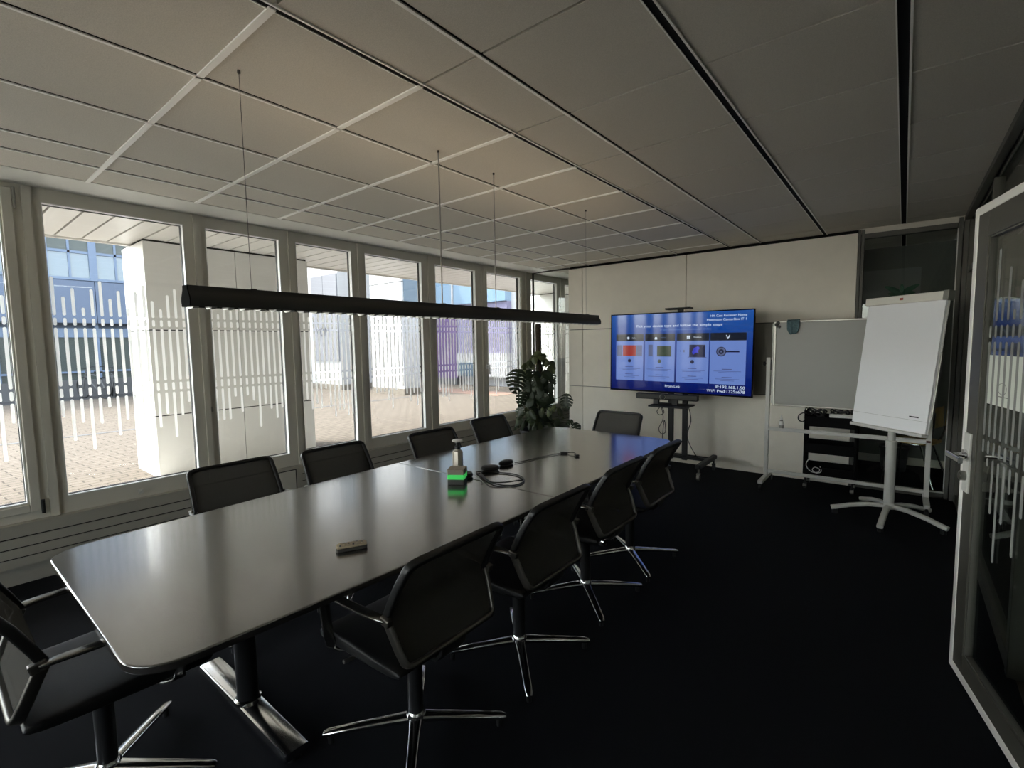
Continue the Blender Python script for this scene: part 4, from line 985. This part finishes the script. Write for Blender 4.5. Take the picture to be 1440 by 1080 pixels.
# paper pad: own thing, hanging from the clamp
pad = empty('flipchart_pad', 'large blank white paper pad hanging on the flipchart easel', 'paper pad', fc.location, -0.752)
b = MB(); fbox(b, -0.33, 0.33, 0.0, 1.008, -0.011, 0.006); build('pages', b, M['paper'], pad, smooth=0)
b = MB(); fbox(b, -0.33, 0.33, 0.090, 0.0915, 0.006, 0.0064); build('fold_line', b, M['cable_grey'], pad, smooth=0)
b = MB(); fbox(b, 0.185, 0.262, 0.112, 0.121, 0.006, 0.0066); build('printed_mark', b, M['ink'], pad, smooth=0)

# ------------------------------------------------------------------ plywood chair in the passage
pc = empty('plywood_chair', 'plywood chair with thin metal legs standing behind the glass', 'chair', (0.12, 6.36, 0), 1.25)
b = MB(); vs = []
b.prism(rrect(0.40, 0.38, 0.09, 6), 0.455, 0.470); build('seat', b, M['wood'], pc, smooth=0.7, bevel=0.003)
b = MB(); sec = []; 
for i in range(13):
    a_ = -0.62+1.24*i/12; sec.append((0.40*math.sin(a_)*0.8, -0.19-0.06*(1-math.cos(a_))*-2.0))
poly = sec+[(x*0.97, yy-0.010) for x, yy in reversed(sec)]
b.prism(poly, 0.62, 0.82); build('backrest', b, M['wood'], pc, smooth=0.7, bevel=0.003)
for sx in (-1, 1):
    b = MB(); b.tube(spline([(sx*0.21, 0.19, 0.0), (sx*0.17, 0.15, 0.44), (sx*0.15, 0.05, 0.452), (sx*0.15, -0.13, 0.452), (sx*0.165, -0.19, 0.56), (sx*0.17, -0.205, 0.78)], 6), 0.009, 8); build('leg', b, M['chrome'], pc)
    b = MB(); b.tube([(sx*0.15, -0.10, 0.452), (sx*0.21, -0.24, 0.0)], 0.009, 8); build('leg', b, M['chrome'], pc)

# ------------------------------------------------------------------ plants
def leaf_geo(mb, base, dirv, nrm, L, W, slits, droop, mi=0):
    """split leaf: heart outline with cuts to the midrib"""
    d = Vector(dirv).normalized(); nrm = Vector(nrm); s = d.cross(nrm).normalized(); n = s.cross(d).normalized(); base = Vector(base)
    N = 40
    def width(t): return W*(math.sin(PI*min(1, (t+0.10)/1.10)**0.72)**0.9)*0.5 if t < 1 else 0
    def P(t, x): return base + d*(L*t - (0.16*abs(x) if t < 0.12 else 0)) + s*x + n*(-droop*L*t*t - 0.5*abs(x)*abs(x)/W)
    for sg in (-1, 1):
        for i in range(N):
            t0, t1 = i/N, (i+1)/N; w0, w1 = width(t0), width(t1)
            ph = (t0*slits) % 1.0
            cut = slits and 0.12 < t0 < 0.90 and ph > 0.72
            a = 0.0; fr = 0.30 if cut else 1.0
            rk = 0.10*L  # lobes rake toward the tip
            def Q(t, f, w): return P(min(1.0, t+rk/L*f*f), sg*w*f)
            vs = [Q(t0, 0, w0), Q(t1, 0, w1)]; fs = []
            for k, f in enumerate((fr*0.5, fr)):
                vs += [Q(t0, f, w0), Q(t1, f, w1)]
                fs.append((2*k, 2*k+1, 2*k+3, 2*k+2))
            mb.add(vs, fs, mi)
random.seed(21)
PX, PY = -3.45, 4.81
pl = empty('monstera_plant', 'tall monstera plant climbing a pole in a dark pot by the window', 'plant', (PX, PY, 0))
b = MB(); b.lathe((0, 0, 0), [(0.15, 0), (0.19, 0.02), (0.235, 0.42), (0.245, 0.43), (0.245, 0.455), (0.225, 0.455), (0.22, 0.40)], 32); pt = build('pot', b, M['pot'], pl)
b = MB(); b.lathe((0, 0, 0.395), [(0.221, 0), (0.20, 0.012), (0.02, 0.022)], 24); build('soil', b, M['soil'], pt)
b = MB(); b.lathe((0, 0, 0.40), [(0.036, 0), (0.037, 0.6), (0.035, 1.0), (0.036, 1.325), (0.031, 1.34)], 16); build('moss_pole', b, M['moss'], pl)
b = MB()
for k in range(3): b.tube(spline([(0.05*math.cos(k*2.1), 0.05*math.sin(k*2.1), 0.41), (0.05*math.cos(k*2.1+1), 0.05*math.sin(k*2.1+1), 0.7), (0.045*math.cos(k*2.1+2.4), 0.045*math.sin(k*2.1+2.4), 1.0), (0.04*math.cos(k*2.1+3), 0.04*math.sin(k*2.1+3), 1.25)], 6), 0.010, 7)
b.tube(spline([(0.02, 0, 1.45), (0.10, -0.02, 1.49), (0.17, 0.0, 1.44), (0.20, 0.02, 1.33)], 6), 0.0025, 5); b.tube(spline([(0.02, 0, 1.40), (0.08, -0.02, 1.45), (0.12, 0.0, 1.38), (0.13, 0.02, 1.30)], 6), 0.0025, 5)
build('stem', b, M['stem'], pl)
view = Vector((-PX, -PY, 0)).normalized(); side = Vector((view.y, -view.x, 0)) * -1   # side points to picture right
# each leaf: (u right, height, v towards viewer, length, width, splits, direction angle in picture, young)
lv = [(-0.235, 1.20, .10, .30, .27, 7, -100, 0), (-0.13, 1.19, .12, .17, .15, 5, -55, 0), (-0.17, 0.93, .14, .19, .17, 5, -105, 0), (-0.21, 0.76, .12, .18, .15, 5, -115, 0), (-0.13, 0.70, .18, .17, .14, 5, -80, 0),
      (0.335, 0.90, .08, .21, .17, 6, -100, 0), (0.42, 0.55, .12, .13, .12, 4, -70, 0), (0.40, 0.585, .12, .10, .08, 4, -150, 0)]
for k in range(26):      # pale small leaves of the crown
    lv.append((-0.17+0.34*((k*5) % 13)/12, 1.22+0.16*math.sin(PI*((k*5) % 13)/12)+random.uniform(-.04, .03), random.uniform(.0, .10), random.uniform(.065, .10), random.uniform(.06, .09), 0, random.choice([-150, -110, -80, -50, -20]), 1))
for k in range(40):      # middle mass of dark split leaves
    u = random.uniform(-0.14, 0.23); h = random.uniform(0.80, 1.20)
    lv.append((u, h, random.uniform(-.06, .17), random.uniform(.10, .16), random.uniform(.08, .13), random.choice([0, 0, 4, 5]), random.choice([-140, -115, -90, -65, -40]), 0))
for k in range(36):      # hanging lower leaves
    u = random.uniform(-0.25, 0.24); h = random.uniform(0.54, 0.78)
    lv.append((u, h, random.uniform(.0, .20), random.uniform(.10, .16), random.uniform(.05, .09), random.choice([0, 0, 4]), random.choice([-130, -105, -85, -60]), 1 if random.random() < 0.3 else 0))
for (u, h, v, L_, W_, sl, an, yg) in lv:
    base = side*u + view*v + Vector((0, 0, h))
    a_ = math.radians(an); d = side*math.cos(a_) + Vector((0, 0, 1))*math.sin(a_) + view*random.uniform(0.05, 0.45)
    nr = (view*1.0 + side*random.uniform(-0.8, 0.8) + Vector((0, 0, random.uniform(0.0, 0.8))))
    b = MB(); leaf_geo(b, base, d, nr, L_, W_, sl, random.uniform(0.05, 0.3))
    st0 = Vector((0.03*math.cos(u*9), 0.03*math.sin(u*9), max(0.44, h-0.16 if abs(u) < 0.25 else h-0.30)))
    mid = (st0+base)/2 + Vector((0, 0, 0.05)) + (base-st0).cross(Vector((0, 0, 1)))*0.05
    b.tube(spline([st0, mid, base], 6), 0.0038 if not yg else 0.0026, 6, mi=1)
    build('leaf', b, [M['leafy'] if yg else M['leaf'], M['stem']], pl, smooth=1.2)
# leafy crown of a plant seen through the glass above the flipchart
gp = empty('leafy_plant', 'tall thin-stemmed green plant behind the glass above the flipchart', 'plant', (-0.038, 6.98, 0))
b = MB(); b.lathe((0, 0, 0), [(0.11, 0), (0.14, 0.28), (0.15, 0.28), (0.145, 0.25)], 24); build('pot', b, M['pot'], gp)
b = MB(); b.tube(spline([(0, 0, 0.2), (0.02, 0, 0.8), (-0.01, 0, 1.4), (0, 0, 1.98)], 6), 0.013, 8); build('stem', b, M['stem'], gp)
M['gstar'] = mat('bright_green_leaf', (0.03, 0.16, 0.085), 0.5); M['gpale'] = mat('pale_green_leaf', (0.16, 0.24, 0.08), 0.5)
for an, L_, W_, mm in ((150, .17, .06, 'gstar'), (30, .17, .06, 'gstar'), (-155, .16, .06, 'gstar'), (-25, .16, .06, 'gstar'), (-120, .15, .08, 'gpale'), (-60, .15, .08, 'gpale'), (-90, .16, .10, 'gpale'), (90, .10, .04, 'gstar'), (180, .12, .05, 'gstar'), (0, .12, .05, 'gstar')):
    a_ = math.radians(an); b = MB(); leaf_geo(b, (0, -0.01, 2.0), (math.cos(a_), -0.25, math.sin(a_)), (0, -1, 0.35), L_, W_, 0, 0.1); build('leaf', b, M[mm], gp, smooth=1.2)

# ------------------------------------------------------------------ outside
b = MB(); b.box(-19.7, -4.54, -16, 32, -0.3, 0.0); struct(build('ground', b, M['paving'], smooth=0), 'beige block paving outside the windows')
b = MB(); b.box(-6.70, -4.54, -7, 21, -0.2, 0.004); struct(build('ground_reflector', b, M['reflector'], smooth=0), 'unseen pale apron under the canopy along the facade')  # strip hidden below the sills, added to lift the ceiling and pillar
b = MB(); b.box(-60, -19.7, -30, 40, -0.3, -0.005); struct(build('ground_road', b, M['asphalt'], smooth=0), 'grey asphalt beyond the paving')
b = MB(); b.box(-11.42, -11.30, -16, 9.3, -0.02, 0.004); struct(build('trim_drain', b, M['bdark'], smooth=0), 'dark drain line across the paving')
# soffit of the canopy: planks running away from the windows
ZS, XE = 2.752, -7.20
b = MB(); yy = -7.0
while yy < 21:
    b.box(XE, -4.54, yy+0.010, yy+0.215, ZS, ZS+0.03, 0); yy += 0.225
b.box(XE, -4.54, -7, 21, ZS+0.028, 3.3, 1); b.box(XE-0.05, XE, -7, 21, ZS-0.02, 3.3, 0)
b.box(-4.55, 3.2, -7, 21, H+0.27, 3.3, 0)
struct(build('canopy', b, [M['soffit'], M['gap']], smooth=0), 'pale plank soffit of the canopy outside the windows')
b = MB(); b.box(-4.60, -4.532, -7, 21, 2.56, ZS, 0); b.box(-4.60, -4.53, -7, YB, 0, 2.56); b.box(-4.60, -4.53, YN, 21, 0, 2.56); struct(build('wall_facade', b, M['clad'], smooth=0))
def clad_pillar(name, x0, x1, y0, y1, lab):
    o = empty(name, lab, kind='structure')
    b = MB(); b.box(x0+0.012, x1-0.012, y0+0.012, y1-0.012, 0, ZS); build('core', b, M['gap'], o, smooth=0)
    zz = [0.0, 0.73, 1.728, 2.735]; ym = (y0+y1)/2; b = MB(); g_ = 0.006
    for i in range(3):
        za, zb_ = zz[i]+(g_ if i else 0), zz[i+1]-g_
        b.box(x0, x1, y0, y0+0.013, za, zb_); b.box(x0, x1, y1-0.013, y1, za, zb_)
        b.box(x1-0.013, x1, y0+0.0131, ym-g_*0.6, za, zb_); b.box(x1-0.013, x1, ym+g_*0.6, y1-0.0131, za, zb_)
        b.box(x0, x0+0.013, y0+0.0131, y1-0.0131, za, zb_)
    build('cladding', b, M['clad'], o, smooth=0)
clad_pillar('pillar_near', -7.55, -6.717, 1.76, 3.70, 'broad white clad pillar outside the second and third panes')
clad_pillar('pillar_far', -7.55, -6.717, 10.15, 12.0, 'white clad pillar outside, beyond the screen wall')

# blue building across the yard
ba = empty('blue_building', 'pale blue office building across the yard at the left', 'building', (-22, 0, 0))
xf = 1.0
b = MB(); b.box(-6, xf-0.06, -2.1, 9.0, 2.40, 9.0); b.box(-6, xf-0.5, -2.1, 9.0, 0, 2.4); build('body', b, M['bblue'], ba, smooth=0)
b = MB(); b.box(xf-0.5, xf-0.02, -2.1, 9.0, -0.1, 0.55); build('base_wall', b, M['bdark'], ba, smooth=0)
yy = -1.85
for k in range(8):
    y0 = yy + k*1.19
    b = MB(); b.box(xf-0.06, xf, y0+0.010, y0+1.18, 2.42, 3.78); build('panel', b, M['bblue'], ba, smooth=0, bevel=0.004)
    f = MB(); f.box(xf-0.06, xf+0.03, y0-0.10, y0+0.10, 3.80, 6.6); f.box(xf-0.06, xf+0.01, y0+0.10, y0+1.09, 3.80, 3.88); f.box(xf-0.06, xf+0.01, y0+0.10, y0+1.09, 4.66, 4.74); f.box(xf-0.06, xf+0.01, y0+0.57, y0+0.63, 3.88, 5.6)
    wn = build('window', f, M['bframe'], ba, smooth=0)
    b = MB(); b.box(xf-0.05, xf-0.03, y0+0.10, y0+1.09, 3.88, 4.66); build('pane', b, M['bglass2'], wn, smooth=0)
    b = MB(); b.box(xf-0.05, xf-0.03, y0+0.10, y0+1.09, 4.74, 6.6); build('pane', b, M['bglass'], wn, smooth=0)
    b = MB(); b.box(xf-0.30, xf-0.28, y0+0.05, y0+1.14, 0.55, 1.95); gw = build('ground_floor_window', b, M['bglass'], ba, smooth=0)
    b = MB(); b.box(xf-0.30, xf-0.22, y0-0.05, y0+0.05, 0.55, 2.4); b.box(xf-0.30, xf-0.22, y0+0.05, y0+1.14, 1.95, 2.25); b.box(xf-0.30, xf-0.22, y0+0.05, y0+1.14, 0.78, 0.84); build('window_frame', b, M['bframe'], gw, smooth=0)
# bicycles parked in front of it
def bike():
    o = empty('bicycle', group='bicycles by the blue building')
    for yy in (-0.52, 0.52):
        b = MB(); b.tube([(0, yy+0.33*math.cos(2*PI*k/28), 0.345+0.33*math.sin(2*PI*k/28)) for k in range(28)], 0.018, 8, closed=True)
        for k in range(10): b.cyl((0, yy, 0.345), (0, yy+0.32*math.cos(2*PI*k/10), 0.345+0.32*math.sin(2*PI*k/10)), 0.003, n=4, cap=False)
        build('wheel', b, M['black'], o)
    b = MB()
    for p0, p1 in (((0, -0.52, .345), (0, -.12, .30)), ((0, -.12, .30), (0, -.25, .80)), ((0, -.52, .345), (0, -.24, .74)), ((0, -.24, .72), (0, .33, .78)), ((0, -.12, .30), (0, .34, .70)), ((0, .52, .345), (0, .32, .92))): b.cyl(p0, p1, 0.020, n=8)
    build('frame', b, M['bdark'], o)
    b = MB(); b.tube(spline([(-0.28, .22, .98), (-.20, .36, 1.0), (0, .33, .95), (.20, .36, 1.0), (.28, .22, .98)], 5), 0.014, 6); build('handlebar', b, M['black'], o)
    b = MB(); b.prism([(-.08, -.36), (.08, -.36), (.03, -.10), (-.03, -.10)], .80, .86); build('saddle', b, M['black'], o, smooth=0, bevel=0.01)
    return o
bk = bike()
for i, (x, yy, rz, lab) in enumerate(((-19.9, 3.66, 1.9, 'dark bicycle parked by the blue building, left of the pair'), (-19.8, 4.12, 1.45, 'dark bicycle parked by the blue building, nearest the pillar'))):
    o = bk if i == 0 else copy_tree(bk); o.location = (x, yy, 0); o.rotation_euler = (0, 0, rz); tag(o, lab, 'bicycle')
# white shop building with grey sign
bb = empty('shop_building', 'white building with a large grey sign panel across the yard', 'building', (-15.1, 9.38, 0))
b = MB(); b.box(-9, 0, 0, 3.2, 0.19, 4.25); b.box(-9, -0.55, 0.0, 3.2, 4.25, 9); build('body', b, M['bwhite'], bb, smooth=0)
b = MB(); b.box(-9, 0.015, -0.015, 3.2, 0, 0.19); build('plinth', b, M['stone'], bb, smooth=0)
b = MB(); b.box(-1.66, -0.88, -0.05, -0.002, 1.02, 4.0); b.box(-0.86, -0.02, -0.05, -0.002, 1.02, 4.0); sg = build('sign_panel', b, M['bgrey'], bb, smooth=0)
text('sign_letters', 'VON', 0.42, M['ink'], sg, (-0.98, -0.052, 2.02), sx=0.95)
b = MB(); b.box(-0.54, -0.2, 0.3, 3, 4.25, 6.2); build('glazing', b, M['bglass2'], bb, smooth=0)
bc_ = empty('white_block', 'white rendered block with stone plinth outside the fifth pane', 'building', (-11.79, 9.43, 0))
b = MB(); b.box(-1.56, 0, 0, 0.95, 0.20, 3.42); b.box(-1.56, 0, 0, 0.95, 3.44, 9); build('body', b, M['bwhite'], bc_, smooth=0)
b = MB(); b.box(-1.60, 0.015, -0.015, 0.965, 0, 0.20); build('plinth', b, M['stone'], bc_, smooth=0)
b = MB(); b.box(0.001, 0.03, 0.08, 0.90, 2.75, 6.0); build('glazing', b, M['bglass2'], bc_, smooth=0)
# purple and glass front at the far end
bp_ = empty('purple_building', 'purple and pale blue glazed building at the far end of the yard', 'building', (-13, 13.0, 0))
def xat(px_, Y):   # position along the far facade
    return {617: -14.06, 640: -13.2, 650: -12.8, 685: -11.56, 712: -10.67, 735: -9.96}[px_] + 13
b = MB(); b.box(-1.9, 8, 0.3, 6, 0, 9); build('body', b, M['bwhite'], bp_, smooth=0)
b = MB(); b.box(xat(617, 0)-1, xat(640, 0)+0.1, 0, 0.3, 0.25, 3.0); build('purple_wall', b, M['purple'], bp_, smooth=0)
b = MB(); b.box(xat(640, 0)+0.1, xat(712, 0), 0.05, 0.3, 1.2, 3.0); build('lilac_wall', b, M['lilac'], bp_, smooth=0)
b = MB(); b.box(xat(617, 0)-1, xat(712, 0), -0.05, 0.3, 3.0, 9); up2 = build('upper_glazing', b, M['skyglass'], bp_, smooth=0)
for px_ in (640, 685):
    b = MB(); b.box(xat(px_, 0)-0.03, xat(px_, 0)+0.03, -0.10, -0.05, 3.0, 9); build('mullion', b, M['bwhite'], up2, smooth=0)
b = MB(); b.box(xat(640, 0)+0.1, xat(712, 0), 0.0, 0.3, 0.35, 1.2); build('pale_wall', b, M['bwhite'], bp_, smooth=0)
b = MB(); b.box(xat(640, 0)+0.2, xat(640, 0)+1.5, -0.04, 0.05, 0.35, 0.85); build('low_window', b, M['bglass2'], bp_, smooth=0)
b = MB(); b.box(xat(617, 0)-1, xat(640, 0)+0.1, -0.03, 0.3, 0.0, 0.25); build('plinth', b, M['bdark'], bp_, smooth=0)
b = MB(); b.box(-13.5, -9.2, 10.75, 11.7, -0.02, 0.006); struct(build('trim_brick_strip', b, mat('red_brick_strip', (0.20, 0.12, 0.085), 0.9), smooth=0), 'reddish paver strip outside the sixth pane')

# ------------------------------------------------------------------ daylight
w = bpy.data.worlds.new('world'); sc.world = w; w.use_nodes = True; nt = w.node_tree
bg = nt.nodes['Background']; sky = nt.nodes.new('ShaderNodeTexSky'); sky.sky_type = 'NISHITA'
sky.sun_disc = False; sky.sun_elevation = math.radians(54); sky.sun_rotation = math.radians(225); sky.air_density = 1.0; sky.dust_density = 2.0
hs = nt.nodes.new('ShaderNodeHueSaturation'); hs.inputs['Saturation'].default_value = 0.45
nt.links.new(sky.outputs[0], hs.inputs['Color']); nt.links.new(hs.outputs[0], bg.inputs['Color']); bg.inputs['Strength'].default_value = 0.88
sl = bpy.data.lights.new('sun', 'SUN'); sl.energy = 2.9; sl.angle = 0.01; sl.color = (1.0, 0.95, 0.87)
so = bpy.data.objects.new('sun', sl); COL.objects.link(so); so.location = (-20, -10, 30)
so.rotation_euler = Vector((1.0, 0.9, -1.96)).to_track_quat('-Z', 'Y').to_euler()

sc.view_settings.view_transform = 'Standard'; sc.view_settings.look = 'None'; sc.view_settings.gamma = 1.0
sc.view_settings.use_curve_mapping = False; sc.view_settings.exposure = 1.05
sc.cycles.use_denoising = True
sc.cycles.max_bounces = 14; sc.cycles.diffuse_bounces = 6; sc.cycles.transparent_max_bounces = 24
